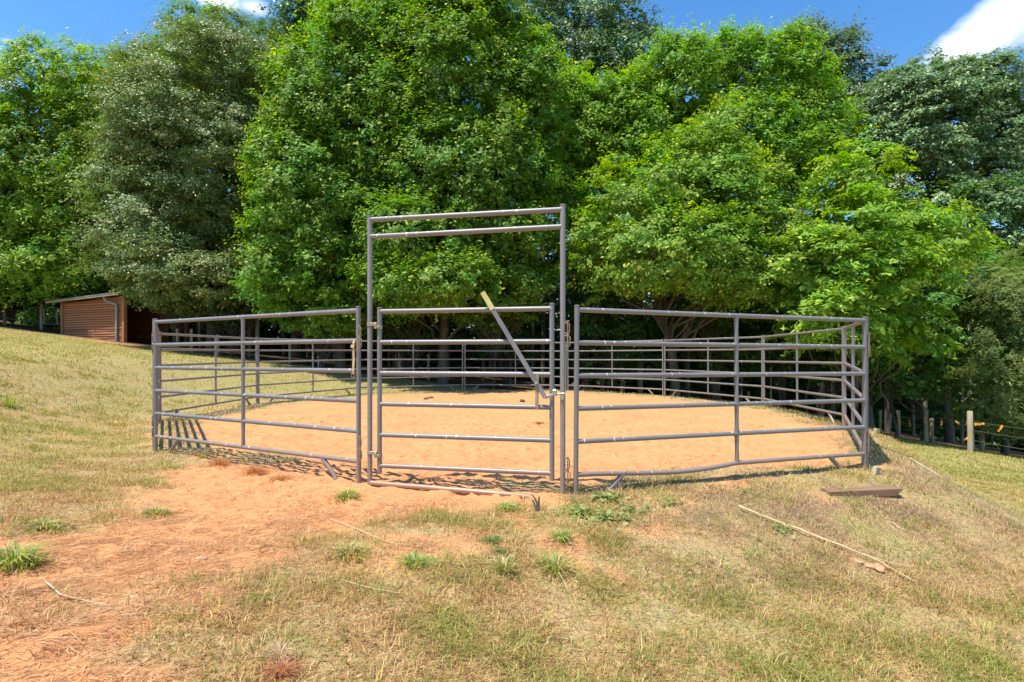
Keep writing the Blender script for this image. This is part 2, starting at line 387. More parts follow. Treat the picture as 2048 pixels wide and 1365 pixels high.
meadow_green = np.clip(.5+.9*(fbm(GX*.35, GY*.35, 4, 61)-.5) + .35*sstep(9, 15, GY)*sstep(2, -3, GX*0+np.abs(GX)-40) + .5*sstep(6, 10, GX), 0, 1)
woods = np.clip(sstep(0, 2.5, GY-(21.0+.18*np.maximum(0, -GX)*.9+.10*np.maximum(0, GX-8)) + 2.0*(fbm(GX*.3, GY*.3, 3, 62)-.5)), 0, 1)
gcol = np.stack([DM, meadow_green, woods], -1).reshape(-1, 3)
m, nt, out = mat_new('ground'); tc = N(nt, 'ShaderNodeTexCoord'); V = tc.outputs['Object']
at = N(nt, 'ShaderNodeVertexColor', layer_name='Col'); sp = N(nt, 'ShaderNodeSeparateColor'); nt.links.new(at.outputs[0], sp.inputs[0])
nf = noise(nt, V, 42, 6, .7); nm = noise(nt, V, 9, 6, .65); nl = noise(nt, V, 1.3, 4, .55); nxf = noise(nt, V, 150, 3, .6)
mp = N(nt, 'ShaderNodeMapping'); mp.inputs['Scale'].default_value = (1, .35, 1); mp.inputs['Rotation'].default_value = (0, 0, .5); nt.links.new(V, mp.inputs[0])
nstr = noise(nt, mp.outputs[0], 60, 4, .75)
dirt = ramp(nt, mth(nt, 'ADD', mth(nt, 'MULTIPLY', nm, .55), mth(nt, 'MULTIPLY', nl, .45)), [(.30, (.46, .195, .08)), (.50, (.575, .270, .112)), (.70, (.63, .32, .14))])
scf = noise(nt, V, 3.2, 6, .72)
dirt = mixc(nt, mth(nt, 'MULTIPLY', mth(nt, 'SUBTRACT', scf, .56, True), 3.2, True), dirt, (.43, .19, .085))
dirt = mixc(nt, mth(nt, 'MULTIPLY', mth(nt, 'SUBTRACT', nf, .60, True), 4.0, True), dirt, (.38, .155, .06))
dirt = mixc(nt, mth(nt, 'MULTIPLY', mth(nt, 'SUBTRACT', .36, nxf, True), 6.0, True), dirt, (.28, .13, .06))
thatch = ramp(nt, nstr, [(.28, (.13, .075, .035)), (.45, (.33, .22, .11)), (.58, (.47, .34, .17)), (.72, (.60, .46, .25))])
green = ramp(nt, nf, [(.30, (.08, .10, .03)), (.5, (.24, .27, .075)), (.70, (.42, .42, .15))])
gm = mth(nt, 'MULTIPLY', mth(nt, 'SUBTRACT', mth(nt, 'ADD', sp.outputs[1], mth(nt, 'MULTIPLY', mth(nt, 'SUBTRACT', nm, .5), 2.2)), .22), 1.1, True)
thatch = mixc(nt, mth(nt, 'MULTIPLY', mth(nt, 'SUBTRACT', noise(nt, V, 5.5, 5, .7), .44, True), 3.0, True), thatch, (.44, .24, .12))
grassy = mixc(nt, mth(nt, 'MULTIPLY', gm, .7), thatch, green)
dmn = mth(nt, 'MULTIPLY', mth(nt, 'SUBTRACT', mth(nt, 'ADD', sp.outputs[0], mth(nt, 'MULTIPLY', mth(nt, 'SUBTRACT', nm, .5), 1.1)), .26), 1.7, True)
col = mixc(nt, dmn, grassy, dirt)
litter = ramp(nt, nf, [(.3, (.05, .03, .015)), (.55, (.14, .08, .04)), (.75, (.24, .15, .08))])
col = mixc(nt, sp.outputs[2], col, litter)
hgt = mth(nt, 'ADD', mth(nt, 'MULTIPLY', nm, .8), mth(nt, 'ADD', mth(nt, 'MULTIPLY', nf, .45), mth(nt, 'MULTIPLY', nxf, .12)))
principled(nt, out, col, .95, 0, bump(nt, hgt, .9, .022), .15)
M_GROUND = m
g = link('ground', np_mesh('ground', np.stack([GX.ravel(), GY.ravel(), GZ.ravel()], 1), 4, idx, M_GROUND, gcol, True)); tag(g, 'sloping pasture with a bare orange clay riding circle cut into it', 'ground', kind='structure')
def gz(x, y): return float(ground_z(np.array([x]), np.array([y]))[0])

# ---------------------------------------------------------------- corral panels
RZ0 = H-1.1114; RSP = (.41876+1.1114)/5     # bottom rail height, rail spacing
TR = .0235
PL = 3.72; HALF = PL/2-.038
def rail_mb(z, x0=-HALF, x1=HALF, sag=None):
    n = 25; pts = []
    for i in range(n):
        x = x0+(x1-x0)*i/(n-1); dz = sag(x) if sag else 0
        pts.append((x, 0, z+dz))
    return MB().tube(pts, TR, 14, False)
def post_mesh(top, bot, r=TR, mat=M_POST, cap=True):
    m = MB().tube([(0, 0, bot), (0, 0, bot+.3), (0, 0, (top+bot)/2), (0, 0, top-.012)], r, 16)
    if cap: m.tube([(0, 0, top-.012), (0, 0, top-.004), (0, 0, top)], [r+.003, r+.003, r*.6], 16)
    return m.mesh('post', mat)
PTOP = H+.41876+.045
M_pend = post_mesh(PTOP, -.01)
M_prail = [rail_mb(RZ0+RSP*k).mesh('rail', M_PIPE) for k in range(6)]
def mid_mesh(lean=0):
    mb = MB(); pts = []; rs = []
    for k in range(6):
        z = RZ0+RSP*k
        pts.append((lean*(1-k/5.), 0, z)); rs.append(TR*1.02)
        if k < 5: pts.append((lean*(1-(k+.5)/5.), 0, z+RSP*.5)); rs.append(TR*.82)
    return mb.tube(pts, rs, 14, False).mesh('centre_post', M_POST)
M_mid = mid_mesh(.0)
def foot_mesh(s):
    return MB().tube([(s*(HALF-.52), 0, RZ0-.005), (s*(HALF-.45), 0, RZ0-.07), (s*(HALF-.36), 0, .055), (s*(HALF-.29), 0, -.045)], [TR*1.08, TR, TR*.95, TR*.9], 12).mesh('foot', M_POST)
def clip_mb(side=1):
    """bent drop pin with a C hook: coordinates from the post axis"""
    mb = MB(); r = .0058
    def c_hook(z, h, w):
        mb.tube([(0, -.012, z+h), (side*w*.8, -.02, z+h), (side*w, -.02, z+h-.012), (side*w, -.02, z+.012), (side*w*.8, -.02, z), (0, -.012, z)], r, 8)
    c_hook(.06, .095, .052); c_hook(-.06, .095, .058)
    mb.tube([(side*.036, -.024, .175), (side*.036, -.024, -.10)], r*1.15, 8)
    mb.tube([(side*.02, -.024, .168), (side*.05, -.024, .172)], r*.9, 8)
    mb.box((side*.034, -.022, .05), (.026, .012, .03)); mb.box((side*.034, -.022, -.055), (.026, .012, .02))
    return mb
M_clip = clip_mb().mesh('connector_pin', M_RUST)
M_footL, M_footR = foot_mesh(-1), foot_mesh(1)
def place_panel(root, i, j):
    a = Vector((*J[i], JZ[i])); b = Vector((*J[j], JZ[j])); c = (a+b)/2; ex = (b-a).normalized()
    ey = Vector((0, 0, 1)).cross(ex).normalized(); ez = ex.cross(ey)
    root.matrix_world = Matrix(((ex.x, ey.x, ez.x, c.x), (ex.y, ey.y, ez.y, c.y), (ex.z, ey.z, ez.z, c.z), (0, 0, 0, 1)))
GP = 'six rail steel corral panels round the clay ring'
def make_panel(label, sag=None, lean=0.0):
    root = thing('corral_panel', label, 'corral panel', group=GP)
    for k in range(6):
        if k == 0 and sag: rail_mb(RZ0, sag=sag).build('rail', M_PIPE, root)
        else: link('rail', M_prail[k], root)
    for s in (-1, 1):
        p = link('post', M_pend, root); p.location.x = s*HALF
        link('foot', M_footL if s < 0 else M_footR, root)
    link('centre_post', M_mid if not lean else mid_mesh(lean), root)
    for z in (1.42, .30):
        c = link('connector_pin', M_clip, root); c.location = (HALF+.0, 0, z)
    return root
# panel i runs from joint i+1 to joint i as seen from outside; local +x points clockwise (to the right for the near ones)
labels = {0: 'front corral panel left of the gate with a leather strap looped over its rail',
          1: 'left side corral panel seen almost edge on from the front left corner',
          2: 'corral panel at the left back, second round from the front left corner',
          3: 'back corral panel seen behind the strap and left gate post',
          4: 'back corral panel seen through the left half of the gate',
          5: 'back corral panel directly behind the latch lever of the gate',
          6: 'back corral panel seen just right of the gate post',
          7: 'back corral panel at the right, behind the centre post of the front right panel',
          8: 'right back corral panel standing above the weedy bank',
          9: 'right side corral panel seen almost edge on from the front right corner',
          10: 'front corral panel right of the gate with a bent sagging bottom rail'}
def sag10(x):     # local x runs from joint 11 (left) to joint 10 (right)
    t = (x+HALF)/(HALF*.98)
    return -.042*math.sin(PI*min(1, max(0, t))**1.6/1.0) if 0 < t < 1 else 0.0
proto = make_panel(labels[2]); place_panel(proto, 3, 2)
for i in range(11):
    if i == 2: continue
    if i == 10: p = make_panel(labels[i], sag=lambda x: -.045*max(0, math.sin(PI*min(1, max(0, (x+HALF)/HALF))**1.5)), lean=.02)
    else: p = dup(proto)
    p['label'] = labels[i]
    if i == 10: place_panel(p, 11, 10)
    elif i == 0: place_panel(p, 1, 0)
    else: place_panel(p, i+1, i)
# ---------------------------------------------------------------- tall gate frame, gate and latch
GL = Vector((-1.421, 5.25, 0)); GR = Vector((.471, 4.87, 0))
gd = (GR-GL); GW = gd.length; ang = math.atan2(gd.y, gd.x)
fr = thing('entry_arch', 'tall grey pipe frame with two top rails standing over the gate', 'gate arch', GL, (0, 0, ang))
def post_part(name, x, top, bot, parent, mat, r=TR): 
    o = link(name, post_mesh(top, bot, r, mat), parent); o.location.x = x; return o
post_part('post', 0, 2.705, -.12, fr, M_FRAMEPOST, .0245); post_part('post', GW, 2.712, -.06, fr, M_FRAMEPOST, .0250)
for z0, z1 in ((2.663, 2.661), (2.493, 2.502)):
    MB().tube([(0.01+(GW-.02)*t/20, 0, z0+(z1-z0)*t/20) for t in range(21)], .0245, 16, False).build('top_rail', M_PIPE, fr)
SP = []
for t, oy, lift in ((.02, -.02, .012), (.2, -.04, .012), (.4, -.055, .010), (.6, -.07, .010), (.8, -.09, .008), (1.0, -.10, .006), (1.25, -.11, .0), (1.5, -.10, -.012), (1.72, -.08, -.035)):
    q = GL+gd.normalized()*t+Vector((-gd.y, gd.x, 0)).normalized()*oy; SP.append((t, oy, lift))
zs = [gz(*(GL+gd.normalized()*t+Vector((-gd.y, gd.x, 0)).normalized()*oy).xy) for t, oy, l in SP]
zf = np.polyfit([p[0] for p in SP], zs, 1)
MB().tube([(t, oy, float(np.polyval(zf, t))+l+.012) for t, oy, l in SP], .0245, 14).build('sill_pipe', M_SILL, fr)
gate = thing('gate', 'six rail grey pipe gate closed inside the tall frame', 'gate', (GL+gd*(.104/GW)), (0, 0, ang))
GWI = 1.725
for x, b, t in ((0, .147, 1.785), (GWI, .143, 1.797)):
    post_part('stile', x, t, b, gate, M_POST, .0235)
for k in range(6):
    z = .209+.307*k
    MB().tube([(GWI*t/16., 0, z) for t in range(17)], .0235, 14, False).build('rail', M_PIPE, gate)
# hinges: collar on the frame post, tabs and bolt, collar on the stile
for z in (1.60, .32):
    mb = MB(); mb.tube([(-.104, 0, z+.0), (-.104, 0, z+.032)], .030, 14); mb.box((-.055, -.022, z+.016), (.075, .012, .034), bev=.003)
    mb.box((-.03, -.026, z-.004), (.022, .03, .05), bev=.003)
    mb.tube([(0, 0, z-.028), (0, 0, z+.006)], .029, 14); mb.box((-.012, -.03, z-.01), (.04, .012, .028), bev=.002)
    mb.tube([(-.045, -.045, z+.014), (-.045, .02, z+.014)], .008, 8)
    mb.build('hinge', M_ZINC, gate)
def G(px, py, off=0.0):
    """point on the gate plane (local gate coords) under an image position"""
    n = Vector((-gd.y, gd.x, 0)).normalized(); d = W(px, py, 1.0)-Vector((0, 0, H)); o = Vector((0, 0, H))
    p0 = GL - n*off; t = (p0-o).dot(n)/d.dot(n); P = o+d*t-gate.location
    ex = gd.normalized(); return Vector((P.dot(ex), P.dot(n), P.z))
def bar(mb, a, b, w, th, n=Vector((0, 1, 0)), ext=0):
    ex = (b-a).normalized(); ez = ex.cross(n).normalized(); M = Matrix((ex, n, ez)).transposed()
    mb.box((a+b)/2, ((b-a).length+ext, th, w), M, bev=min(th, w)*.2)
mb = MB(); bar(mb, G(1074, 748, .030), G(1074, 818, .030), .034, .010); mb.build('latch_bracket', M_ZINC, gate)
lv = MB(); a, b = G(965.5, 586, .062), G(1090.5, 796, .050); bar(lv, a, b, .042, .009); lever = lv.build('latch_lever', M_LEVER, gate)
tp = MB(); dd = (b-a).normalized(); bar(tp, a-dd*.006, a+dd*.185, .047, .015); tp.build('grip_tape', M_TAPE, lever)
mb = MB(); p = G(1073, 766, .062); mb.tube([p+Vector((0, -.014, 0)), p+Vector((0, .03, 0))], .012, 8)
p = G(1090, 795, .062); mb.tube([p+Vector((0, -.010, 0)), p+Vector((0, .02, 0))], .010, 8); mb.build('pivot_bolt', M_STEEL, lever)
mb = MB(); bar(mb, G(1089, 796, .040), G(1112, 789, .040), .028, .008); bar(mb, G(1108, 789, .036), G(1130, 788, .036), .016, .010)
mb.build('latch_link', M_STEEL, gate)
mb = MB(); mb.box(G(1109.5, 786, .03), (.034, .05, .060), bev=.005); mb.build('latch_guide', M_STEEL, gate)
mb = MB(); 
p = Vector((GW, -.030, H+(HY-793)*4.87/F)); mb.box(p, (.028, .022, .068), bev=.004); mb.build('latch_catch', M_STEEL, fr)
# connector pins between the frame and its neighbours
for (xx, z, s) in ((-.020, 1.50, -1), (-.020, .30, -1)):
    pass
for (px, py, label) in ((1139, 680, 'upper'), (1141, 950, 'lower')):
    c = link('connector_pin', M_clip, fr); z = H+(HY-py)*4.87/F; c.location = (GW+.012, 0, z)
# strap over the second rail of the left front panel
st = thing('leather_strap', 'tan leather strap with buckle hanging beside the left gate post', 'strap', (0, 0, 0))
Y = 5.33; c = W(712, 686, Y); rz = c.z-.005
mb = MB(); wdt = .027
path = [(0, .034, rz-.05), (0, .033, rz), (0, .022, rz+.030), (0, 0, rz+.038), (0, -.024, rz+.028), (0, -.034, rz), (0, -.036, rz-.06), (.002, -.033, rz-.17), (-.003, -.036, rz-.25), (-.004, -.036, rz-.31)]
d = Vector((3.28, -1.75, 0)).normalized(); nn = Vector((-d.y, d.x, 0))
def strip(mb, pts, w, th=.004):
    P = [Vector((c.x, c.y, 0))+d*x+nn*y+Vector((0, 0, z)) for x, y, z in pts]
    for k in range(len(P)-1):
        a, b = P[k], P[k+1]; e = (b-a); l = e.length; e.normalize(); n_ = d.cross(e).normalized()
        Mx = Matrix((d, e, n_)).transposed(); mb.box((a+b)/2, (w, l*1.02, th), Mx)
strip(mb, path, wdt); mb.build('strap', M_LEATHER, st)
mb = MB(); strip(mb, [(-.004, -.037, rz-.285), (-.004, -.037, rz-.292)], .042, .006); strip(mb, [(-.024, -.037, rz-.285), (-.024, -.037, rz-.345)], .006, .006); strip(mb, [(.016, -.037, rz-.285), (.016, -.037, rz-.345)], .006, .006); strip(mb, [(-.004, -.037, rz-.34), (-.004, -.037, rz-.346)], .042, .006)
mb.build('buckle', M_RUST, st)
mb = MB(); strip(mb, [(0.0, -.042, rz-.015), (-.004, -.045, rz-.045)], .045, .008); mb.build('strap_keeper', M_LEATHER, st)

# ---------------------------------------------------------------- shed
sx0, sy0 = W(127, 0, 28.4).x, 28.4; sx1, sy1 = W(250, 0, 26.8).x, 26.8
e = Vector((sx1-sx0, sy1-sy0, 0)); SL = e.length; sa = math.atan2(e.y, e.x)
zg = 1.95
shed = thing('run_in_shed', 'low brown wooden shed with a slanted metal roof at the wood edge', 'shed', (sx0, sy0, zg), (0, 0, sa))
wl_ = MB(); nb = 19; bh = .125
topz = lambda x: 2.12+.22*(x/SL)
botz = lambda x: .42-.42*(x/SL)
for k in range(-1, nb):
    z0 = k*bh+.05; z1 = z0+bh-.012
    # board clipped against the sloping ground and roof lines
    for s_ in range(8):
        xa, xb = SL*s_/8, SL*(s_+1)/8
        za0 = max(z0, botz(xa)-.1); zb0 = max(z0, botz(xb)-.1); za1 = min(z1, topz(xa)); zb1 = min(z1, topz(xb))
        if za1-za0 < .01 or zb1-zb0 < .01: continue
        wob = .006*math.sin(k*2.1+s_)
        wl_.poly([(xa, -.055+wob, za0), (xb, -.055+wob, zb0), (xb, -.012, zb1), (xa, -.012, za1)])
        wl_.poly([(xa, -.012, za0), (xb, -.012, zb0), (xb, -.055+wob, zb0), (xa, -.055+wob, za0)])
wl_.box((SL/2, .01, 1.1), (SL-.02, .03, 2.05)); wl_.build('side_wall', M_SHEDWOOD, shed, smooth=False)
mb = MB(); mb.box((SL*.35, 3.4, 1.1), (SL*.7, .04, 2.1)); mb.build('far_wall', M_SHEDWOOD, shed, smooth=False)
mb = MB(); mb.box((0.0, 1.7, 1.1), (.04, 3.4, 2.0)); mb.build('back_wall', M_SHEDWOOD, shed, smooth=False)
for x, y in ((0, -.02), (SL, -.03), (SL, 3.4)):
    MB().box((x, y, 1.0+(x/SL)*.02), (.16, .16, 2.35), bev=.01).build('corner_post', M_SHEDPOST, shed, smooth=False)
rf = MB()
M3 = Matrix.Rotation(-math.atan2(.22, SL), 3, 'Y')
rf.box((SL/2-.0, 1.65, 2.33), (SL+1.2, 4.3, .05), M3, bev=.01)
for k in range(11): rf.box((SL/2, -.42+k*.39, 2.365), (SL+1.2, .04, .03), M3)
rf.build('roof', M_ROOF, shed, smooth=False)
mb = MB(); mb.box((SL/2-.2, -.46, 2.27), (SL+.9, .05, .11), M3); mb.build('fascia', M_OLDWOOD, shed, smooth=False)
MB().tube([(SL-.95, -.40, 2.28), (SL-.93, -.36, 2.12), (SL-.72, -.22, 1.98), (SL-.48, -.12, 1.92), (SL-.45, -.11, 1.8), (SL-.46, -.11, 1.0), (SL-.45, -.12, .02)], .055, 8).build('downspout', M_GUTTER, shed, smooth=False)

# ---------------------------------------------------------------- fences
def post_thing(parent, name, x, y, z, h, r, mat, lean=(0, 0)):
    mb = MB(); mb.tube([(x, y, z-.3), (x+lean[0]*.5, y, z+h*.5), (x+lean[0], y+lean[1], z+h-.015), (x+lean[0], y+lean[1], z+h)], [r*1.04, r, r, r*.86], 12)
    return mb.build(name, mat, parent, smooth=True)
rf_ = thing('wire_fence', 'weathered round post and wire fence beyond the bank at the right', 'fence')
RF = [(2150, 14.2, 1.33), (1941, 16.8, 1.32), (1852, 21.3, 1.31), (1798, 26.7, 1.3), (1760, 33, 1.3)]
rp = []
for i, (px, Y, h) in enumerate(RF):
    x = (px-1024)*Y/F; z = gz(x, Y); post_thing(rf_, 'fence_post', x, Y, z, h, .075, M_PALEWOOD, (random.uniform(-.03, .03), 0)); rp.append(Vector((x, Y, z)))
for hh in (1.0, .72, .40):
    mb = MB()
    for a, b in zip(rp[:-1], rp[1:]):
        pts = [a.lerp(b, t/8)+Vector((0, -.08, hh-.03*math.sin(PI*t/8))) for t in range(9)]; mb.tube(pts, .006, 6, False)
    mb.build('wire', M_WIRE, rf_)
wf2 = thing('wooden_post_row', 'darker row of old wooden posts standing in the shade behind the wire fence', 'fence')
for px, Y in ((1963, 20.5), (1863, 25.5), (1779, 31.5)):
    x = (px-1024)*Y/F; post_thing(wf2, 'fence_post', x, Y, gz(x, Y), 1.15, .085, M_OLDWOOD, (.02, 0))
# ribbons on the top wire
def ribbon(label, px, py, Y, ang, ln=.22, n=2):
    c = W(px, py, Y); mb = MB()
    for q in range(n):
        a = ang+q*.16; dv = Vector((math.cos(a), -.08, math.sin(a))); up = dv.cross(Vector((0, 1, 0))).normalized()*.022
        pts = [c+dv*(ln*t/4)+Vector((0, .02*math.sin(t*2+q), 0)) for t in range(5)]
        for k in range(4):
            mb.poly([pts[k]-up, pts[k+1]-up, pts[k+1]+up, pts[k]+up]); mb.poly([pts[k]-up+Vector((0, .004, 0)), pts[k]+up+Vector((0, .004, 0)), pts[k+1]+up+Vector((0, .004, 0)), pts[k+1]-up+Vector((0, .004, 0))])
    mb.tube([c+Vector((0, -.01, -.03)), c+Vector((0, .01, .03))], .02, 6)
    o = mb.build('ribbon', M_RIBBON, None, smooth=False); tag(o, label, 'ribbon', 'orange ribbons tied to the fence wires'); return o
ribbon('orange ribbon folded back flat on the wire right of the nearest post', 1967, 848, 16.2, PI, .29)
ribbon('orange ribbon hanging slanted at the right end of the wire', 2004, 853, 15.8, PI+.8, .2)
ribbon('orange ribbon hanging down midway between the two nearest posts', 1883, 843, 18.9, -1.75, .16)
ribbon('orange ribbon sagging on the wire just left of the nearest fence post', 1911, 843, 17.6, -.75, .14, 3)
ribbon('orange ribbon tied beside the top of the nearest fence post', 1936, 842, 16.9, PI+1.1, .16, 1)
ribbon('orange ribbon at the left side of the second fence post', 1849, 836, 21.0, -1.6, .2, 1)
ribbon('orange ribbon tied low on the foot of the nearest fence post', 1934, 877, 16.6, PI+.5, .1, 2)
for k, (px, py, Y, w_) in enumerate(((1818, 840, 24, 'widest orange ribbon bunch in the shade between the third and second posts'), (1797, 838, 26, 'small orange ribbon at the third fence post'), (1770, 836, 30, 'farthest orange ribbon near the dark fence end'))):
    ribbon(w_, px, py, Y, -1.5, .3, 2)
# fence along the wood behind the arena, left part
lf = thing('woodland_fence', 'pale wooden posts with thin wires along the shaded wood edge', 'fence')
LF = [(355, 24.5, 1.0, M_OLDWOOD), (383, 24.2, 1.05, M_PALEWOOD), (436, 24.6, .95, M_PALEWOOD), (580, 24, .95, M_PALEWOOD), (708, 23.4, 1.3, M_PALEWOOD), (857*1.0, 24, 1.2, M_OLDWOOD), (1497*1.0, 25.5, 1.2, M_PALEWOOD)]
lp = []
for px, Y, h, mt in LF:
    x = (px-1024)*Y/F; z = gz(x, Y); post_thing(lf, 'fence_post', x, Y, z, h, .06, mt, (0, 0)); lp.append(Vector((x, Y, z)))
for hh in (.85, .5):
    mb = MB()
    for a, b in zip(lp[:-1], lp[1:]): mb.tube([a.lerp(b, t/5)+Vector((0, -.06, hh-.04*math.sin(PI*t/5))) for t in range(6)], .005, 5, False)
    mb.build('wire', M_WIRE, lf)
x = (637-1024)*23.2/F; z = gz(x, 23.2)
o = MB().tube([(x, 23.2, z-.1), (x, 23.2, z+.8)], .035, 10).build('marker_pipe', M_WHITEPVC); tag(o, 'short white plastic pipe standing upright at the wood edge', 'pipe')
# rail fence and wire gate at far left
ff = thing('rail_fence', 'dark rail fence in deep shade at the far left beyond the shed', 'fence')
ps = []
for px in (-70, 9, 83):
    Y = 30; x = (px-1024)*Y/F; z = gz(x, Y)+.05; post_thing(ff, 'fence_post', x, Y, z, 1.35, .08, M_OLDWOOD); ps.append(Vector((x, Y, z)))
for hh in (1.2, .85, .35):
    mb = MB(); mb.tube([ps[0]+Vector((0, -.1, hh)), ps[1]+Vector((0, -.1, hh)), ps[2]+Vector((0, -.1, hh))], .03, 8); mb.build('rail', M_WIRE, ff)
fg = thing('wire_gate', 'small pale wire mesh gate between the rail fence and the shed', 'gate', (ps[2].x+.15, 30.0, ps[2].z))
mb = MB()
for z in (.25, 1.2): mb.tube([(0, 0, z), (1.5, 0, z)], .02, 8)
for x in (0, .75, 1.5): mb.tube([(x, 0, .25), (x, 0, 1.2)], .02, 8)
mb.build('frame', M_WIRE, fg)
mb = MB()
for k in range(1, 12): mb.tube([(1.5*k/12, .012, .25), (1.5*k/12, .012, 1.2)], .004, 4, False)
for k in range(1, 6): mb.tube([(0, .016, .25+.95*k/6), (1.5, .016, .25+.95*k/6)], .004, 4, False)
mb.build('mesh_infill', M_WIRE, fg)

# ---------------------------------------------------------------- small things on the ground
def tilt(ex, up=Vector((0, 0, 1))):
    ex = ex.normalized(); ey = up.cross(ex).normalized(); ez = ex.cross(ey); return Matrix((ex, ey, ez)).transposed()
def lay(pts, lift=.01): return [Vector((x, y, gz(x, y)+lift)) for x, y in pts]
def at_px(px, py, zguess=0.0):
    """ground point under an image position"""
    Y = 3.0
    for _ in range(40):
        x = (px-1024)*Y/F; z = gz(x, Y) if Y > .5 else 0; Yn = (H-z)*F/(py-HY); Y = .5*Y+.5*Yn
    return Vector(((px-1024)*Y/F, Y, gz((px-1024)*Y/F, Y)))
a = at_px(1655, 985); b = at_px(1792, 992)
mb = MB(); c = (a+b)/2; ex = (b-a); ex.z = -.01
mb_len = ex.length+.04
Mx = tilt(ex)
P = lambda u, v, w: c + Vector((0, 0, .045)) + Mx @ Vector((u, v, w))
hl = mb_len/2
V8 = [P(-hl, -.07, -.05), P(hl*.80, -.07, -.05), P(hl, -.07, .018), P(-hl, -.07, .0), P(-hl, .07, -.02), P(hl*.80, .07, -.05), P(hl, .07, .018), P(-hl, .07, .0)]
mb.v = V8; mb.f = [(0, 1, 2, 3), (7, 6, 5, 4), (3, 2, 6, 7), (0, 4, 5, 1), (1, 5, 6, 2), (0, 3, 7, 4)]; mb.uv = [tuple((0, 0) for _ in f) for f in mb.f]
o = mb.build('plank', M_PLANK, None, smooth=False); tag(o, 'short brown weathered plank with a slanted end lying on the bank', 'plank')
def stick(name, pts_px, r, mat, label, cat, lift=.012, fork=None, grp=None):
    P = [at_px(*q) for q in pts_px]; P = [p+Vector((0, 0, lift+r*.5)) for p in P]
    # refine so that it follows the ground
    Q = []
    for k in range(len(P)-1):
        n_ = max(3, int((P[k+1]-P[k]).length/.06))
        for t in range(n_): q = P[k].lerp(P[k+1], t/n_); q.z = max(q.z, gz(q.x, q.y)+r*.6); q.z += random.uniform(-.003, .004); Q.append(q)
    Q.append(P[-1])
    mb = MB(); nq = len(Q); mb.tube(Q, [r*(1-.55*i/nq) for i in range(nq)], 7)
    if fork:
        for fk in fork:
            F_ = [at_px(*q)+Vector((0, 0, lift)) for q in fk]; mb.tube(F_, r*.45, 6)
    o = mb.build(name, mat); tag(o, label, cat, grp); return o
stick('dry_cane', [(1478, 1020), (1520, 1038), (1600, 1068), (1680, 1100), (1760, 1132), (1780, 1146)], .010, M_STRAW, 'long tan dry cane lying across the grass at the right', 'cane', .03, [[(1740, 1122), (1790, 1136), (1825, 1142)], [(1770, 1138), (1800, 1155), (1830, 1172)]])
stick('fallen_branch', [(1752, 893), (1778, 905), (1808, 914), (1833, 926)], .010, M_DARKSTICK, 'dark thin branch curving down the top of the bank', 'branch', .03)
stick('fallen_branch', [(1820, 922), (1850, 940), (1885, 962)], .009, M_STICK, 'pale bare branch on the slope beside the dark thin branch', 'branch', .03)
stick('fallen_branch', [(1868, 950), (1905, 970), (1975, 1005), (2046, 1040)], .008, M_DARKSTICK, 'long dark branch running to the right edge of the slope', 'branch', .02)
stick('fallen_branch', [(1785, 1050), (1800, 1062), (1822, 1070)], .004, M_STICK, 'small pale twig lying below the plank', 'twig', .02)
stick('dry_stalk', [(660, 1042), (720, 1066), (780, 1090), (835, 1098), (870, 1090), (892, 1080)], .0035, M_STRAW, 'long thin curved straw stalk lying in front of the gate', 'stalk', .015)
stick('dry_stalk', [(680, 1168), (730, 1182), (800, 1195)], .0028, M_STRAW, 'thin straight straw stalk on the grass lower centre', 'stalk', .02)
stick('dry_stalk', [(90, 1170), (120, 1196), (215, 1218)], .004, M_STICK, 'bent pale stalk on the trampled dirt lower left', 'stalk', .015)
stick('dry_stalk', [(240, 1238), (290, 1234), (345, 1229)], .0032, M_STICK, 'straight pale stalk lying level on the trampled dirt', 'stalk', .015)
# broken upright stems by the right end of the sill pipe
sp_ = thing('dead_stems', 'two broken dead woody stems standing right of the sill pipe', 'stems')
b0 = at_px(1072, 1024)
for pts, mt in (([(0, 0, -.02), (-.01, 0, .05), (-.03, -.01, .105)], M_PALEBARK), ([(.01, .01, -.02), (.012, .02, .06), (-.01, .02, .11), (-.035, .03, .14)], M_BARK), ([(.02, 0, 0), (.022, 0, .08), (.028, 0, .13)], M_BARK)):
    MB().tube([b0+Vector(p) for p in pts], [.011, .009, .006, .003][:len(pts)], 7).build('stem', mt, sp_)
# wooden stakes by the corner
for px, py, h, w_, lab in ((1752, 950, .11, .07, 'short square stake stub between the plank and the corner posts'), (1753, 868, .11, .09, 'sawn wood block poking out of the bank behind the right corner')):
    p = at_px(px, py); mb = MB(); mb.box(p+Vector((0, 0, h/2-.02)), (w_, w_*.6, h), Matrix.Rotation(.25, 3, 'Y') @ Matrix.Rotation(.4, 3, 'Z'), bev=.006)
    o = mb.build('wood_stake', M_PALEWOOD, None, smooth=False); tag(o, lab, 'stake')
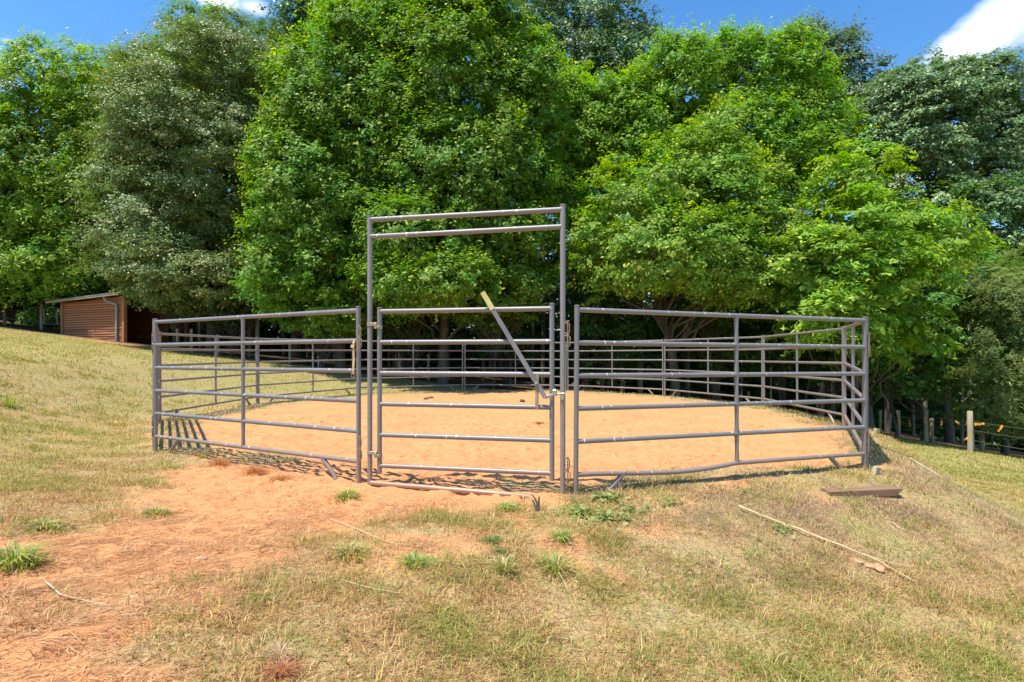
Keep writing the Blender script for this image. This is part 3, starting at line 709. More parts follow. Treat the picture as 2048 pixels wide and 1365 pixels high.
# clods, manure
def clod(name, p, r, mat, label, cat, grp, seed, flat=.55):
    import bmesh
    bm = bmesh.new(); bmesh.ops.create_icosphere(bm, subdivisions=3, radius=r); rn = random.Random(seed); o3 = [rn.uniform(0, 50) for _ in range(3)]
    for v in bm.verts:
        n_ = float(fbm(np.array([v.co.x/r*1.4+o3[0]+v.co.z/r]), np.array([v.co.y/r*1.4+o3[1]-v.co.z/r*.7]), 3, 91)[0])
        v.co *= .15+1.5*n_; v.co.z *= flat
    me = bpy.data.meshes.new(name); bm.to_mesh(me); bm.free(); me.materials.append(mat)
    o = link(name, me); o.location = p+Vector((0, 0, r*flat*.35)); return tag(o, label, cat, grp)
for k, (px, py, r, lab) in enumerate(((1712, 1124, .045, 'left clod of the crumbled dirt beside the cane tip'), (1735, 1132, .038, 'middle clod of the crumbled dirt beside the cane tip'), (1757, 1138, .052, 'right clod of the crumbled dirt beside the cane tip'), (762, 997, .022, 'small round clod just below the left end of the sill pipe'), (400, 1118, .03, 'lone dirt clod on the bare path left of the grass edge'))):
    clod('dirt_clod', at_px(px, py), r, M_CLOD, lab, 'clod', None, k, .4)
for k, (px, py, r, lab) in enumerate(((852, 799, .07, 'left dark dropping near the back of the riding ring'), (861, 797, .08, 'right dark dropping near the back of the riding ring'), (1044, 804, .09, 'lone brown dropping right of the gate lever in the ring'))):
    clod('dropping', at_px(px, py), r, M_MANURE, lab, 'dropping', None, 20+k)
mb = MB(); a = W(312, 684, 23.6); z = gz(a.x, 23.6); mb.tube([(a.x-.6, 23.6, z+.07), (a.x+.3, 23.5, z+.10), (a.x+1.1, 23.5, z+.06)], [.08, .07, .05], 8)
tag(mb.build('log', M_SHEDPOST), 'small fallen log lying on bare soil right of the shed', 'log')

# ---------------------------------------------------------------- grass and straw
def blades(x, y, h, w, lean, az, col, curve=.5, zoff=0.0, arch=.6):
    """curved blades: 2 segments, 5 verts, 1 quad + 1 tri given as 2 quads (last degenerate avoided: uses 4-corner faces)"""
    n = len(x); z = ground_z(x, y)-.004+zoff
    dx, dy = np.cos(az), np.sin(az); sx_, sy_ = -dy*w/2, dx*w/2
    b = np.stack([x, y, z], 1)
    m1 = b+np.stack([dx*lean*h*.35, dy*lean*h*(.35 if arch > .3 else .5), h*arch], 1)
    t = b+np.stack([dx*lean*h, dy*lean*h, h*np.maximum(.08, 1-curve*lean*.55)], 1)
    s = np.stack([sx_, sy_, np.zeros(n)], 1)
    v = np.stack([b-s, b+s, m1+s*.85, m1-s*.85, t+s*.15, t-s*.15], 1).reshape(-1, 3)
    i0 = np.arange(n)*6
    f = np.stack([i0, i0+1, i0+2, i0+3, i0+3, i0+2, i0+4, i0+5], 1).ravel()
    return v, f, np.repeat(col, 6, axis=0)
PAL = np.array([(.50, .345, .15), (.62, .47, .23), (.34, .205, .085), (.30, .30, .075), (.20, .255, .05), (.13, .19, .04), (.43, .385, .11), (.42, .23, .11), (.17, .10, .05)])
def scatter(n, ylo, yhi, pw=1.0, margin=1.06):
    """random ground points inside the view cone plus a margin; density falls with distance"""
    u = RNG.random(n); y = (ylo**(2-pw)+(yhi**(2-pw)-ylo**(2-pw))*u)**(1/(2-pw)) if pw != 2 else ylo*(yhi/ylo)**u
    x = (RNG.random(n)*2-1)*y*margin*.975 + (RNG.random(n)-.5)*.6
    return x, y
V_, F_, C_ = [], [], []; off = 0
def add(v, f, c):
    global off
    V_.append(v); F_.append(f+off); C_.append(c); off += len(v)
def grass_pass(n, ylo, yhi, pw, h0, w0, flat=False):
    x, y = scatter(n, ylo, yhi, pw); sd = pen_sd(x, y); dm = dirt_mask(x, y)
    woods_ = y > 21.5+.17*np.maximum(0, -x)
    clump = fbm(x*3.1, y*3.1, 3, 101); keep = RNG.random(n)
    green = np.clip(.33 + .22*sstep(5, 9, y)*sstep(0, -4, x) +1.9*(fbm(x*.8, y*.8, 4, 61)-.5) + .30*sstep(6.5, 9, y)*sstep(2, 6, np.abs(x+.3)) + .30*sstep(6, 9, x) - .35*sstep(3, 1.5, np.abs(x+2.6))*sstep(7, 5, y) + .5*sstep(.55, .8, clump), 0, 1)
    green = np.where(sd < .9, green*.55, green)
    dens = (1-dm)*(.16+1.5*np.clip(clump-.28, 0, 1)) + dm*(.16 if flat else .012)*(1 + (11.0 if flat else 5.0)*sstep(5.2, 3.0, y)*path_mask(x, y))*(.3+2.4*np.clip(clump-.35, 0, 1))
    rimz = np.exp(-((sd+.35)/.55)**2)
    dens = np.where(sd < -.7, dens*(.55 if flat else .10), dens)
    ok = (keep < dens) & ~woods_; x, y, green, clump, dm, rimz, sd = x[ok], y[ok], green[ok], clump[ok], dm[ok], rimz[ok], sd[ok]; n = len(x)
    r = RNG.random(n); g_ = RNG.random(n) < green*.75
    ci = np.where(g_, RNG.choice([3, 4, 5, 6, 4, 6], n), RNG.choice([0, 1, 2, 0, 1, 7, 2, 8, 0], n))
    c = PAL[ci]*(.75+.5*RNG.random((n, 1)))
    c = np.where((dm > .5)[:, None], np.array([(.66, .48, .27), (.50, .32, .15), (.58, .36, .19), (.34, .19, .09)])[RNG.integers(0, 4, n)]*(.75+.5*RNG.random((n, 1)))*np.where(sd < -.5, .6, 1)[:, None], c)
    rim_ = (RNG.random(n) < np.maximum(rimz*.8, .75*np.exp(-((sd-.8)/.8)**2)*sstep(.5, 1.5, x)*sstep(8, 6, y))); c = np.where(rim_[:, None], np.array([(.42, .30, .20), (.52, .38, .26), (.33, .22, .15), (.46, .36, .27)])[RNG.integers(0, 4, n)]*(.75+.5*RNG.random((n, 1))), c)
    h = h0*(.45+1.1*RNG.random(n))*np.where(g_, 1.0, .8)*(.6+.8*clump); w = w0*(.6+.8*RNG.random(n))
    if flat:
        lean = 2.5+4*RNG.random(n); h = h*.34; add(*blades(x, y, h, w, lean, np.where(RNG.random(n) < .5, RNG.normal(.5, .5, n), RNG.random(n)*2*PI), c, 2.0, .007, .22))
    else:
        lean = .2+1.5*RNG.random(n)**1.3; add(*blades(x, y, h, w, lean, RNG.random(n)*2*PI, c))
grass_pass(350000, 1.7, 5.2, .6, .036, .0032)
grass_pass(230000, 1.7, 6.5, .6, .055, .0030, True)
grass_pass(210000, 4.8, 10.5, .6, .038, .0058)
grass_pass(90000, 5.5, 12.0, .6, .055, .0052, True)
grass_pass(290000, 9.5, 31.0, .7, .06, .011)
# scattered small clumps of longer blades
xc, yc = scatter(1500, 1.8, 13.0, .8); okc = (dirt_mask(xc, yc) < .45+.3*RNG.random(len(xc))) & (pen_sd(xc, yc) > -.8)
xc, yc = xc[okc], yc[okc]; nc = len(xc); k_ = RNG.integers(0, nc, nc*42)
rc_ = (.03+.05*RNG.random(nc))*(1+yc*.06); cg = RNG.random(nc)
xx = xc[k_]+RNG.normal(size=len(k_))*rc_[k_]; yy = yc[k_]+RNG.normal(size=len(k_))*rc_[k_]
ci_ = np.where(cg[k_] < .62, RNG.choice([3, 4, 5, 6, 4], len(k_)), RNG.choice([0, 2, 3, 6, 1], len(k_)))
add(*blades(xx, yy, (.035+.055*RNG.random(len(k_)))*(.6+.7*cg[k_]), .0030*(1+yc[k_]*.09)*(.7+.6*RNG.random(len(k_))), .3+1.6*RNG.random(len(k_)), np.arctan2(yy-yc[k_], xx-xc[k_])+RNG.normal(0, .6, len(k_)), PAL[ci_]*(.7+.55*RNG.random((len(k_), 1)))))
ng = len(F_)
vv = np.concatenate(V_); ffc = np.concatenate(F_); cc = np.concatenate(C_)
tag(link('grass', np_mesh('grass', vv, 4, ffc, M_GRASS, cc)), 'short half dry pasture grass and straw covering the slope', 'grass', kind='stuff')
# tufts of longer grass
def tuft(px, py, rad, h, n, cols, label, grp='taller grass tufts', cat='grass tuft', wide=.007):
    p = at_px(px, py); a = RNG.random(n)*2*PI; r = rad*np.minimum(1.1, np.abs(RNG.normal(0, .42, n)))*(.55+.9*vnoise(a*1.3+px, a*0+py, 3))
    x = p.x+np.cos(a)*r; y = p.y+np.sin(a)*r
    az = a+RNG.normal(0, .5, n); hh = h*(.3+.8*RNG.random(n))*np.exp(-.5*(r/rad)**2); c = np.array(cols)[RNG.integers(0, len(cols), n)]*(.75+.5*RNG.random((n, 1)))
    v, f, c2 = blades(x, y, hh, np.full(n, wide)*(.6+.7*RNG.random(n)), .2+1.5*RNG.random(n), az, c, .6)
    v = v - np.array(p); o = link('grass_tuft', np_mesh('grass_tuft', v, 4, f, M_GRASS, c2)); o.location = p; return tag(o, label, cat, grp)
Gn = [(.24, .33, .07), (.16, .25, .05), (.36, .38, .11), (.50, .46, .20), (.30, .34, .09)]; Dr = [(.60, .47, .25), (.45, .30, .14), (.5, .36, .18)]; Mx_ = Gn+Dr
tuft(832, 1133, .13, .085, 360, Gn, 'bright green spreading tuft in the bare patch below the gate')
tuft(694, 996, .13, .11, 300, Gn, 'green tuft at the foot of the left gate post')
tuft(1012, 1022, .13, .10, 300, Gn+[(.5, .5, .2)], 'yellow green tuft over the right end of the sill pipe')
tuft(30, 1130, .20, .13, 480, Gn+[(.45, .38, .2)], 'tall green tuft at the left edge on trampled dirt')
tuft(1122, 1082, .09, .10, 170, Gn, 'thin green tuft right of the bare patch')
tuft(985, 1083, .11, .05, 220, [(.12, .19, .06), (.2, .28, .09)], 'dark low green rosette tuft in the bare patch centre')
tuft(1000, 1106, .09, .04, 140, [(.12, .17, .06), (.2, .24, .09)], 'small dark rosette tuft just below the other dark one')
tuft(700, 1110, .16, .09, 320, Mx_, 'broad pale green tuft left of the bright green one')
tuft(1010, 1140, .11, .10, 180, Mx_, 'wispy half dry tuft under the dark rosettes')
tuft(1110, 1140, .16, .11, 260, Mx_, 'wide wispy tuft right of the half dry one')
tuft(310, 1030, .18, .07, 420, Mx_, 'low green strip tuft on the left dirt path')
tuft(90, 1058, .16, .07, 420, Mx_, 'flat mixed tuft at the left edge of the path')
tuft(1690, 990, .06, .10, 90, Gn, 'green sprig growing against the plank')
tuft(1735, 1000, .05, .05, 60, Gn, 'tiny green sprig under the right half of the plank')
tuft(562, 1350, .09, .06, 420, [(.40, .18, .09), (.52, .28, .15)], 'reddish matted root clump at the bottom edge', wide=.0035)
tuft(560, 1318, .05, .08, 160, [(.6, .48, .32), (.5, .38, .24)], 'pale dry bent stems beside the reddish clump', wide=.0035)
tuft(440, 932, .22, .13, 420, [(.45, .24, .10), (.38, .20, .09)], 'brown dead weed heap under the left front panel', wide=.0035)
tuft(510, 945, .24, .11, 420, [(.45, .24, .10), (.38, .20, .09)], 'second brown dead weed heap nearer the path', wide=.0035)
tuft(560, 962, .22, .10, 360, [(.45, .24, .10), (.38, .20, .09)], 'third brown dead weed heap toward the left gate post', wide=.0035)
tuft(110, 938, .16, .05, 220, [(.5, .32, .15), (.38, .25, .12)], 'dead brown tuft in the left meadow below the fence line', wide=.005)
tuft(1150, 985, .08, .15, 130, Gn, 'green weeds climbing the foot of the right gate post')
tuft(1079, 848, .22, .06, 220, [(.35, .13, .04), (.42, .18, .06)], 'rust brown dead weed inside the ring behind the gate', wide=.008)
tuft(20, 815, .12, .34, 120, Gn, 'thin tall green weed at the far left of the meadow', wide=.008)
# broad-leaved weeds right of the gate
def weed(px, py, rad, n, size, cols, label):
    p = at_px(px, py); a = RNG.random(n)*2*PI; r = rad*np.minimum(1.25, np.abs(RNG.normal(0, .65, n))); x = p.x+np.cos(a)*r*1.3; y = p.y+np.sin(a)*r
    z = ground_z(x, y)+.012+.045*RNG.random(n); s = size*(.5+.7*RNG.random(n)); az = RNG.random(n)*2*PI; tl = RNG.normal(0, .35, n)
    u = np.stack([np.cos(az), np.sin(az), tl], 1); w = np.stack([-np.sin(az), np.cos(az), RNG.normal(0, .3, n)], 1); c0 = np.stack([x, y, z], 1)
    sh = [(-.1, 0), (.25, -.42), (.7, -.38), (1.0, 0), (.7, .38), (.25, .42)]
    v = np.stack([c0+(u*a_+w*b_)*s[:, None]+np.array([0, 0, .12])*(abs(b_)*s)[:, None] for a_, b_ in sh], 1).reshape(-1, 3)-np.array(p)
    i0 = np.arange(n)*6; f = np.stack([i0, i0+1, i0+2, i0+3, i0, i0+3, i0+4, i0+5], 1).ravel()
    c = np.array(cols)[RNG.integers(0, len(cols), n)]*(.75+.5*RNG.random((n, 1)))
    o = link('broadleaf_weed', np_mesh('broadleaf_weed', v, 4, f, M_LEAF, np.repeat(c, 6, 0))); o.location = p; return tag(o, label, 'weed', 'low broad-leaved weeds', 'stuff')
WG = [(.28, .34, .12), (.38, .42, .19), (.22, .28, .09)]
weed(1213, 1003, .13, 70, .06, WG, 'large pale leaved weed at the foot of the right front panel')
weed(1215, 1040, .2, 90, .045, WG, 'pale leaved weed patch below the largest one')
weed(1160, 1030, .16, 80, .035, [(.2, .28, .08), (.3, .36, .12)], 'darker leaved weed just right of the gate post')
weed(1262, 1025, .14, 60, .038, WG, 'sparse leaved weed at the right of the patch')
weed(1340, 1010, .12, 60, .032, WG, 'narrow leaved weed alone on the bank centre')
weed(1560, 1060, .10, 50, .028, WG, 'small leaved weed on the bank left of the plank')
# ---------------------------------------------------------------- trees
def leaves(cent, rc, n_per, size, out_dir, base, tips, gloss_tip=.25, flat=.6, droop=.25, aspect=.55, seed=0):
    """leaf quads around clump centres"""
    rg = np.random.default_rng(seed); nc = len(cent); n = nc*n_per
    ci = np.repeat(np.arange(nc), n_per)
    # offsets: shell of a flattened ball, more on the top and outer side
    d = rg.normal(size=(n, 3)); d /= np.linalg.norm(d, axis=1)[:, None]
    d[:, 2] = np.where(rg.random(n) < .62, np.abs(d[:, 2]), d[:, 2])
    rr = (rg.random(n)**.45)[:, None]
    # sub-sprays: pull leaves to a few twigs per clump
    ntw = 7; tw = rg.normal(size=(nc, ntw, 3)); tw /= np.linalg.norm(tw, axis=2)[:, :, None]; tw[:, :, 2] = tw[:, :, 2]*.8+.25
    tw += out_dir[:, None, :]*.45
    k = rg.integers(0, ntw, n); tdir = tw[ci, k]
    along = (.25+.9*rg.random(n))[:, None]
    offv = np.where((rg.random(n) < .60)[:, None], tdir*along*.95+rg.normal(size=(n, 3))*.13, d*rr*.72)
    offv[:, 2] *= flat; offv[:, 2] -= droop*(offv[:, 0]**2+offv[:, 1]**2)*.5
    pos = cent[ci]+offv*rc[ci][:, None]
    nrm = out_dir[ci]*.75+d*.40+np.array([0, -.05, .62])+rg.normal(size=(n, 3))*.24; nrm /= np.linalg.norm(nrm, axis=1)[:, None]
    ax = rg.normal(size=(n, 3))+tdir*.8; ax -= nrm*np.sum(ax*nrm, 1)[:, None]; ax /= np.linalg.norm(ax, axis=1)[:, None]
    bx = np.cross(nrm, ax)
    s = (size*(.6+.8*rg.random(n)))[:, None]
    v = np.stack([pos-ax*s*.5, pos+bx*s*aspect*.5+ax*s*.05, pos+ax*s*.5-nrm*s*.12, pos-bx*s*aspect*.5+ax*s*.05], 1).reshape(-1, 3)
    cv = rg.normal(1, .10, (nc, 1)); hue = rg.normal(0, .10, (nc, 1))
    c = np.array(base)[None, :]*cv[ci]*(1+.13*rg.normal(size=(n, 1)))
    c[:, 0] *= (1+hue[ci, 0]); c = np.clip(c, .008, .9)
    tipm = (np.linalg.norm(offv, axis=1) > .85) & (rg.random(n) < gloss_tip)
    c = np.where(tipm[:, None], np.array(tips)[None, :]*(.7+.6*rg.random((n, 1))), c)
    return v, np.repeat(c, 4, 0)
def limb_mb(mb, a, b, r0, r1, n=6, wob=.25, rg=random):
    a, b = Vector(a), Vector(b); L = (b-a).length; pts = []; q = Vector((0, 0, 0))
    for i in range(n+1):
        t = i/n; arc = Vector((0, 0, 1))*(L*.10*math.sin(PI*t))
        j = Vector((rg.uniform(-1, 1), rg.uniform(-1, 1), rg.uniform(-.5, .5)))*wob*L*.08*(0 if i in (0, n) else 1)
        pts.append(a.lerp(b, t)+arc+j)
    mb.tube(pts, [r0+(r1-r0)*i/n for i in range(n+1)], 8); return pts
def tree(name, label, cat, Y, lobes, base, tips, density=1.0, leaf=.15, clump=.62, trunk_px=None, mat=M_LEAF, tipf=.2, droop=.25, flat=.6, bark=M_BARK, per=95, seed=1, group=None, tr=.22, depth=.85, aspect=.55, bough=1.05, lean=2.4):
    rg = np.random.default_rng(seed); rnd = random.Random(seed)
    L = []
    for (px, py, rx, ry) in lobes:
        Yl = Y-lean*min(1, max(0, (py-120)/430)); c = W(px, py, Yl); s = Yl/F; L.append((np.array(c), np.array((rx*s, max(rx*s*depth, 1.2), ry*s))))
    cents, outs, rcs = [], [], []
    for (c, r) in L:
        area = 4*PI*((r[0]*r[1])**1.6/3+(r[0]*r[2])**1.6/3+(r[1]*r[2])**1.6/3)**(1/1.6)
        n = int(area*density*1.75/(clump**2*1.6))+8
        d = rg.normal(size=(n, 3)); d[:, 1] -= .45; d /= np.linalg.norm(d, axis=1)[:, None]
        # uneven outline
        lump = .80+.42*fbm(d[:, 0]*2.3+d[:, 1]*1.3+seed, d[:, 2]*2.3-d[:, 1]*1.1, 3, seed+3)
        shell = np.where(rg.random(n) < .74, .80+.20*rg.random(n), .25+.6*rg.random(n))
        # boughs: domes of foliage on the crown surface with dark gaps between them
        nb_ = max(5, int(area/(bough**2*2.6))); B = rg.normal(size=(nb_, 3)); B[:, 1] -= .3; B /= np.linalg.norm(B, axis=1)[:, None]
        bs = bough*(.7+.6*rg.random(nb_)); dist = np.linalg.norm(((d*r)[:, None, :]-(B*r)[None, :, :])*np.array([1, 1, .72]), axis=2)/bs[None, :]
        nr = dist.argmin(1); dm_ = dist[np.arange(n), nr]; dome = np.sqrt(np.clip(1-dm_**2, 0, 1))
        outer = shell > .78
        p = c+d*r*(shell*lump*.98)[:, None]
        p += np.where(outer, (dome*1.15-.62)*bs[nr]*.85, 0)[:, None]*(d*np.array([1, 1, .8])+np.array([0, 0, .25]))
        kp = ~(outer & (dm_ > .80) & (rg.random(n) < .9)); 
        o = d/r; o /= np.linalg.norm(o, axis=1)[:, None]; bo = (d*r-B[nr]*r)/bs[nr][:, None]; o = o+bo*.8; o /= np.linalg.norm(o, axis=1)[:, None]
        p, o, shell, n = p[kp], o[kp], shell[kp], int(kp.sum())
        cents.append(p); outs.append(o); rcs.append(clump*(.6+.75*rg.random(n))*np.where(shell > .8, 1, .9))
    cents = np.concatenate(cents); outs = np.concatenate(outs); rcs = np.concatenate(rcs)
    # drop clumps buried deep inside other lobes
    buried = np.zeros(len(cents), bool)
    for (c, r) in L: buried |= (np.sum(((cents-c)/r)**2, 1) < .33)
    keep = ~buried | (rg.random(len(cents)) < .25); cents, outs, rcs = cents[keep], outs[keep], rcs[keep]
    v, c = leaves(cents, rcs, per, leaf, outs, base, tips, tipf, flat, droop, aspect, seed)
    # inner foliage that closes the crown
    vi, cii = [], []
    for (cc_, r) in L:
        n = int(18*(r[0]*r[2])*density/ (leaf/.17))+30
        d = rg.normal(size=(n, 3)); d /= np.linalg.norm(d, axis=1)[:, None]; p = cc_+d*r*(.15+.62*rg.random(n)**.6)[:, None]
        v2, c2 = leaves(p, np.full(n, .35), 5, max(leaf*1.7, .2), d, base, base, 0, .8, .1, .7, seed+7); vi.append(v2); cii.append(c2)
    v = np.concatenate([v]+vi); c = np.concatenate([c]+cii)
    cx = np.mean([l[0][0] for l in L]); 
    tx = (trunk_px-1024)*Y/F if trunk_px is not None else cx
    bz = gz(tx, Y); basep = Vector((tx, Y, bz))
    root = thing(name, label, cat, basep, group=group)
    i0 = np.arange(len(v)//4*4)
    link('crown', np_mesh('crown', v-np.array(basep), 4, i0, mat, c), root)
    mb = MB(); top = max(l[0][2]+l[1][2]*.55 for l in L)
    tpts = []; nseg = 8
    tcx = L[0][0][0]
    for i in range(nseg+1):
        t = i/nseg; tpts.append(Vector(((tcx-tx)*t**1.5+rnd.uniform(-.12, .12)*(i > 0), rnd.uniform(-.1, .1)*(i > 0)+.3*t, -.3+(top-bz+.3)*t)))
    mb.tube(tpts, [tr*(1.25 if i == 0 else 1)*(1-.80*i/nseg) for i in range(nseg+1)], 10)
    pick = rg.choice(len(cents), min(len(cents), 46), replace=False)
    for q in pick:
        tgt = Vector(cents[q])-basep; f = min(.92, max(.12, (tgt.z-1.2-.25*math.hypot(tgt.x, tgt.y))/(top-bz)))
        kk = min(nseg-1, int(f*nseg)); st_ = tpts[kk].lerp(tpts[kk+1], f*nseg-kk)
        pts = limb_mb(mb, st_, tgt, tr*.32*(1-f*.6), .012, 6, 1.0, rnd)
    mb.build('trunk', bark, root); return root
# ---- first row, left to right
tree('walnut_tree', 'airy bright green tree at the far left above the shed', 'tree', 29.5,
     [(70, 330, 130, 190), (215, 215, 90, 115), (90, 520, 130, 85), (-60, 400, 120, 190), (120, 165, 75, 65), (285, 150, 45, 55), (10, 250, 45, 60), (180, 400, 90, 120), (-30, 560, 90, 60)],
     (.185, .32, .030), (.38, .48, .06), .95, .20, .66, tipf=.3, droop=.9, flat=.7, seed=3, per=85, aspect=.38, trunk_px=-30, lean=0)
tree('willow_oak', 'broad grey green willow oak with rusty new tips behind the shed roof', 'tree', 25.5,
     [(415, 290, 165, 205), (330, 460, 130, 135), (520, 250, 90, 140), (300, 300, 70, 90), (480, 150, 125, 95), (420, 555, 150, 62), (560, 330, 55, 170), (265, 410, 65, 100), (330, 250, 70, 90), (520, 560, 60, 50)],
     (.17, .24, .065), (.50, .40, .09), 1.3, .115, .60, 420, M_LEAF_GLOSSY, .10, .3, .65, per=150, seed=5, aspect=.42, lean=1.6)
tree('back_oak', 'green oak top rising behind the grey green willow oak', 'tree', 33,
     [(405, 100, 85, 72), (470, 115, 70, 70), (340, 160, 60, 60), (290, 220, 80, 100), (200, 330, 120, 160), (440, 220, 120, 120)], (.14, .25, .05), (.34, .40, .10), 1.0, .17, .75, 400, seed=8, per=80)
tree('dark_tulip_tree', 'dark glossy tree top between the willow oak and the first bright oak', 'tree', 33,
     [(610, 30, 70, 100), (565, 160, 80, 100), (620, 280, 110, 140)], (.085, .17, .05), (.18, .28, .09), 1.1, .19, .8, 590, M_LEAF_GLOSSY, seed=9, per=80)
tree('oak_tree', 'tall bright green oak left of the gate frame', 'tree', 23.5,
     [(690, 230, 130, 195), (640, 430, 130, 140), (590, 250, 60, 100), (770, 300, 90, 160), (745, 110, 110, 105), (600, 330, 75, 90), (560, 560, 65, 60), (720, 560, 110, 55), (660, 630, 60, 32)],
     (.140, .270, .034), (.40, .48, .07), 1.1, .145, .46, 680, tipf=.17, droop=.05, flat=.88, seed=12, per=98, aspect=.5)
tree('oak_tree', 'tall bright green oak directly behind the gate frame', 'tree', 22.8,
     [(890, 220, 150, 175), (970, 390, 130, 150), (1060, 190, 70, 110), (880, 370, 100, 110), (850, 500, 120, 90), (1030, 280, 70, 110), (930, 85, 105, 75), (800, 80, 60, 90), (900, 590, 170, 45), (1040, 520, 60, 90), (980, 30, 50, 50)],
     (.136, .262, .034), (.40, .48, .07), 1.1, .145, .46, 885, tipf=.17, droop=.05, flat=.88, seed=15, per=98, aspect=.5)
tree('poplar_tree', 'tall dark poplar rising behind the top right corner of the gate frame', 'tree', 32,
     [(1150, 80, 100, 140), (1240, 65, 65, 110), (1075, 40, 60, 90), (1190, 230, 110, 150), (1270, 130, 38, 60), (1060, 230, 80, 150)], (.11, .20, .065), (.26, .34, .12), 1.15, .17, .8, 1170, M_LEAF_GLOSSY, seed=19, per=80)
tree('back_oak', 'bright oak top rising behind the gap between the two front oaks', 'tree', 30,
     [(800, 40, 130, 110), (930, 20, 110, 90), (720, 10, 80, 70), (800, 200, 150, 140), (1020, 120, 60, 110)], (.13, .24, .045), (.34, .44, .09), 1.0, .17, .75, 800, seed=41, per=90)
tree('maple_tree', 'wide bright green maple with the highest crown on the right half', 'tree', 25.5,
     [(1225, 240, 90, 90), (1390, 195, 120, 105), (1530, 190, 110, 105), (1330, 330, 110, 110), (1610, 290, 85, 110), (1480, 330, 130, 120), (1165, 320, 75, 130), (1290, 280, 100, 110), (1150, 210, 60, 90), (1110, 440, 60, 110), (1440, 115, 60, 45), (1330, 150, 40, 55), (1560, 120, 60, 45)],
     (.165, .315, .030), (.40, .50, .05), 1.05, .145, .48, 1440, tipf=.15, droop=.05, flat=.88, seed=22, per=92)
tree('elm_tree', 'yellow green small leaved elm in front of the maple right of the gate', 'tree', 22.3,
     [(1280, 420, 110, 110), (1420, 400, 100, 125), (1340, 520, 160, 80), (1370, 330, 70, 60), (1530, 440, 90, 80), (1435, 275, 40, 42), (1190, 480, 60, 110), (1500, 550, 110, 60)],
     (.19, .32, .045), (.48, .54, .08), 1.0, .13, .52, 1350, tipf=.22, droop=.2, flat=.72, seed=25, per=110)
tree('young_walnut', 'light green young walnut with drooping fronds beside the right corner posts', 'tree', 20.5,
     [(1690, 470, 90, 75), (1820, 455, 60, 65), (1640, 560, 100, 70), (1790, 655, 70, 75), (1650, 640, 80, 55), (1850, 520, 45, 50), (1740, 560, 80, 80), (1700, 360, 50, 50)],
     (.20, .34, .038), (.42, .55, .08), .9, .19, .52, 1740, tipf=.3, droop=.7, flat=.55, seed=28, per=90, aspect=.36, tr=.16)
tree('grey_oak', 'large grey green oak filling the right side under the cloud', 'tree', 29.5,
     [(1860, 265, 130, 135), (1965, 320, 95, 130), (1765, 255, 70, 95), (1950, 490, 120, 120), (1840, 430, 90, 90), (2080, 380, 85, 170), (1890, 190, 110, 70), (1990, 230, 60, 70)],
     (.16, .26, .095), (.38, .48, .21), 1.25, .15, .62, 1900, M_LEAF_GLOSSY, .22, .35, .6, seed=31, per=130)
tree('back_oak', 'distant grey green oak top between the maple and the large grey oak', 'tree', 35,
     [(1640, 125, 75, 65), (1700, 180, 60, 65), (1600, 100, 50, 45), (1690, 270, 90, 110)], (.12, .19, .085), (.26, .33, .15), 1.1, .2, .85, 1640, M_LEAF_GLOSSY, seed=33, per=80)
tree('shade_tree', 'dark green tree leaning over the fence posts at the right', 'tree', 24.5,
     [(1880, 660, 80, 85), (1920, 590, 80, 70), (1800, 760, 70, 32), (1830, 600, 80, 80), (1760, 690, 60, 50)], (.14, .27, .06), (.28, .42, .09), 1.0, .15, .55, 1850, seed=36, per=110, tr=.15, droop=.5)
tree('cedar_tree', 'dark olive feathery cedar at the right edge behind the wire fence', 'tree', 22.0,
     [(2010, 690, 85, 130), (1985, 800, 70, 55), (2070, 600, 60, 110), (2060, 820, 70, 50), (1990, 580, 45, 60)], (.15, .205, .06), (.36, .40, .11), 1.15, .16, .42, 2010, tipf=.16, droop=.9, flat=.8, seed=38, per=130, aspect=.16, tr=.14)
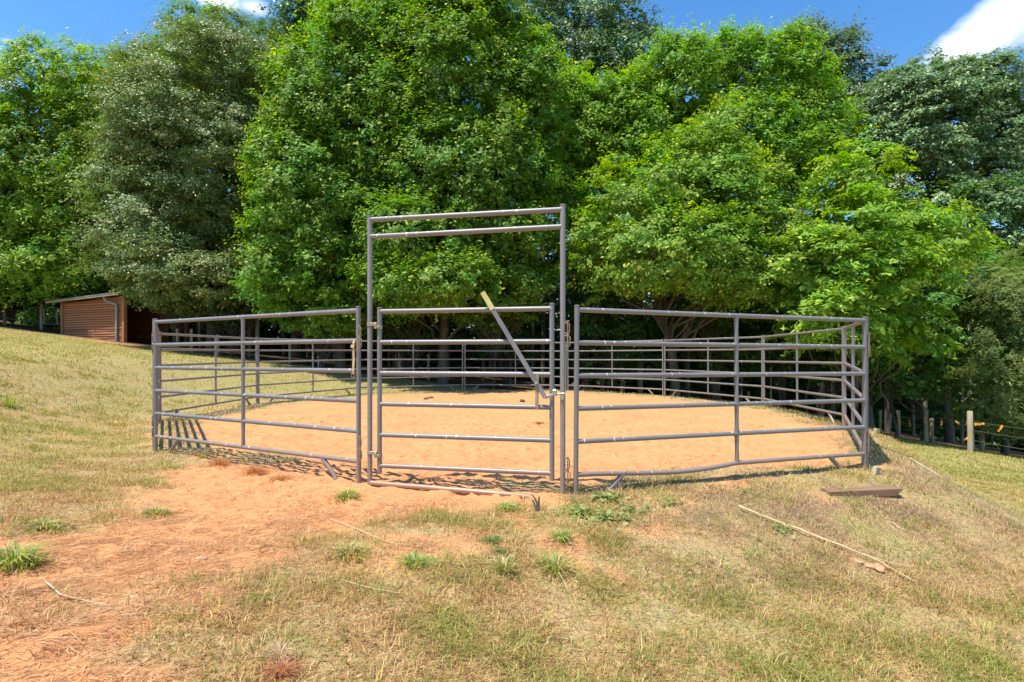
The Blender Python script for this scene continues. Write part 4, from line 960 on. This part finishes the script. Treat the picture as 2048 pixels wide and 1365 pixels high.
# low bough foliage over the dark gap behind the arena
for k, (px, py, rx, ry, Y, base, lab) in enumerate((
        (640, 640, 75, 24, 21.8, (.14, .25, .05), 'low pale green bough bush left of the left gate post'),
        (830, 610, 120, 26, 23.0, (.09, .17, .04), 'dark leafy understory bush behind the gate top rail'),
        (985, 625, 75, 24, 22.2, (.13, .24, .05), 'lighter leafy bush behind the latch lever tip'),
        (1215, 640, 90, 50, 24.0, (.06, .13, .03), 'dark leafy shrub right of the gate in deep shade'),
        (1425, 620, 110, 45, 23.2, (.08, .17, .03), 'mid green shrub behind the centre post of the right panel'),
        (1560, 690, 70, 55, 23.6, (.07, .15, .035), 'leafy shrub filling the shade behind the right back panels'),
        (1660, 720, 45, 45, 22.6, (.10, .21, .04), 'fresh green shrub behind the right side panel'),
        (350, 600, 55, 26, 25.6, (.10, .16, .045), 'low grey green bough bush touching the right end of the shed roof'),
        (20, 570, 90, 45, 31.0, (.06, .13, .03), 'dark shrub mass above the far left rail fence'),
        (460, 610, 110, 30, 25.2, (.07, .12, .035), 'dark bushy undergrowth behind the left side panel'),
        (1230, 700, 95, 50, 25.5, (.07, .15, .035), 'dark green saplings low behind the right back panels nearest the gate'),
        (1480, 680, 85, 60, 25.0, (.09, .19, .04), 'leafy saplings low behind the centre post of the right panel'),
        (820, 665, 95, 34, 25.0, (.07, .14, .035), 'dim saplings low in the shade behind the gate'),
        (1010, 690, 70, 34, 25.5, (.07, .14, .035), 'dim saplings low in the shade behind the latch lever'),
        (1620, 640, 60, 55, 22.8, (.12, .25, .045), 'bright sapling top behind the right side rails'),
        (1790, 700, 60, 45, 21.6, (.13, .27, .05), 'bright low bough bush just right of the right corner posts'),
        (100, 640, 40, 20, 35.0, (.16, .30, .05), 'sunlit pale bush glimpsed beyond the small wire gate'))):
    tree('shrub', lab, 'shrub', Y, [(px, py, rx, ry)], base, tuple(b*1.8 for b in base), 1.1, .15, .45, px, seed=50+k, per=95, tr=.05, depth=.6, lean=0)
# ---- second row: fill behind, slender trunks inside the wood
rr_ = random.Random(4)
for k, (px, top, Y) in enumerate(((-90, 300, 38), (60, 330, 39), (230, 260, 40), (420, 240, 38), (600, 220, 39), (790, 160, 38), (980, 170, 39), (1170, 230, 40), (1370, 240, 38), (1560, 260, 39), (1740, 300, 40), (1930, 360, 41), (2120, 380, 40))):
    cy = (top+560)/2; ry = (560-top)/2
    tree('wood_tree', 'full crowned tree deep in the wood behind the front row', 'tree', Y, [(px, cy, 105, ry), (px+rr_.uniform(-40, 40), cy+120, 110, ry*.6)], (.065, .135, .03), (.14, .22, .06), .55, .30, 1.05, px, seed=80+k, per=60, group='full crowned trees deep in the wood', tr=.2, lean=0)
for k in range(46):
    px = -60+2180*(k+rr_.uniform(.1, .9))/46; Y = rr_.uniform(24.5, 34) if px > 330 else rr_.uniform(33, 37); x = (px-1024)*Y/F; z = gz(x, Y); h = rr_.uniform(8, 12)
    r = rr_.uniform(.05, .13)
    root = thing('slender_tree', 'slim bare stemmed tree standing in the dark wood', 'tree', (x, Y, z), group='slim trees standing in the dark wood')
    mb = MB(); lx = rr_.uniform(-.5, .5); mb.tube([(0, 0, -.3), (lx*.2, 0, h*.3), (lx*.5, .1, h*.6), (lx, .1, h)], [r*1.15, r*.9, r*.7, r*.3], 8)
    for q in range(7):
        zz = h*rr_.uniform(.35, .9); a_ = rr_.uniform(0, 2*PI); mb.tube([(lx*.5, 0, zz), (lx*.5+math.cos(a_)*.8, math.sin(a_)*.8, zz+.5)], [r*.3, .01], 5)
    mb.build('trunk', rr_.choice([M_BARK, M_BARK, M_PALEBARK]), root)
    rg = np.random.default_rng(300+k); n = 26; c = np.stack([rg.normal(0, 1.3, n)+lx, rg.normal(0, 1.3, n), h*(.55+.5*rg.random(n))], 1); o_ = c-np.array([0, 0, h*.6]); o_ /= np.linalg.norm(o_, axis=1)[:, None]
    v, cc_ = leaves(c, np.full(n, .75), 55, .20, o_, (.07, .14, .03), (.14, .22, .06), .2, .6, .3, .5, 300+k)
    link('crown', np_mesh('crown', v, 4, np.arange(len(v)), M_LEAF, cc_), root)
# far wood that closes the view under the crowns
rg = np.random.default_rng(77); n = 14000
c = np.stack([rg.uniform(-62, 62, n), rg.uniform(39, 56, n), 12*rg.random(n)**1.6-1.0], 1); c[:, 2] += hill(c[:, 0], c[:, 1])
o_ = np.tile(np.array([[0, -.7, .7]]), (n, 1)); v, cc_ = leaves(c, np.full(n, 1.6), 30, .45, o_, (.055, .115, .025), (.12, .2, .05), .2, .8, .2, .6, 78)
tag(link('woodland', np_mesh('woodland', v, 4, np.arange(len(v)), M_LEAF, cc_)), 'dense far woodland foliage closing the view between the trunks', 'woodland', kind='stuff')
print('leaf quads', sum(len(o.data.polygons) for o in bpy.data.objects if o.type == 'MESH' and o.name.startswith('crown')))
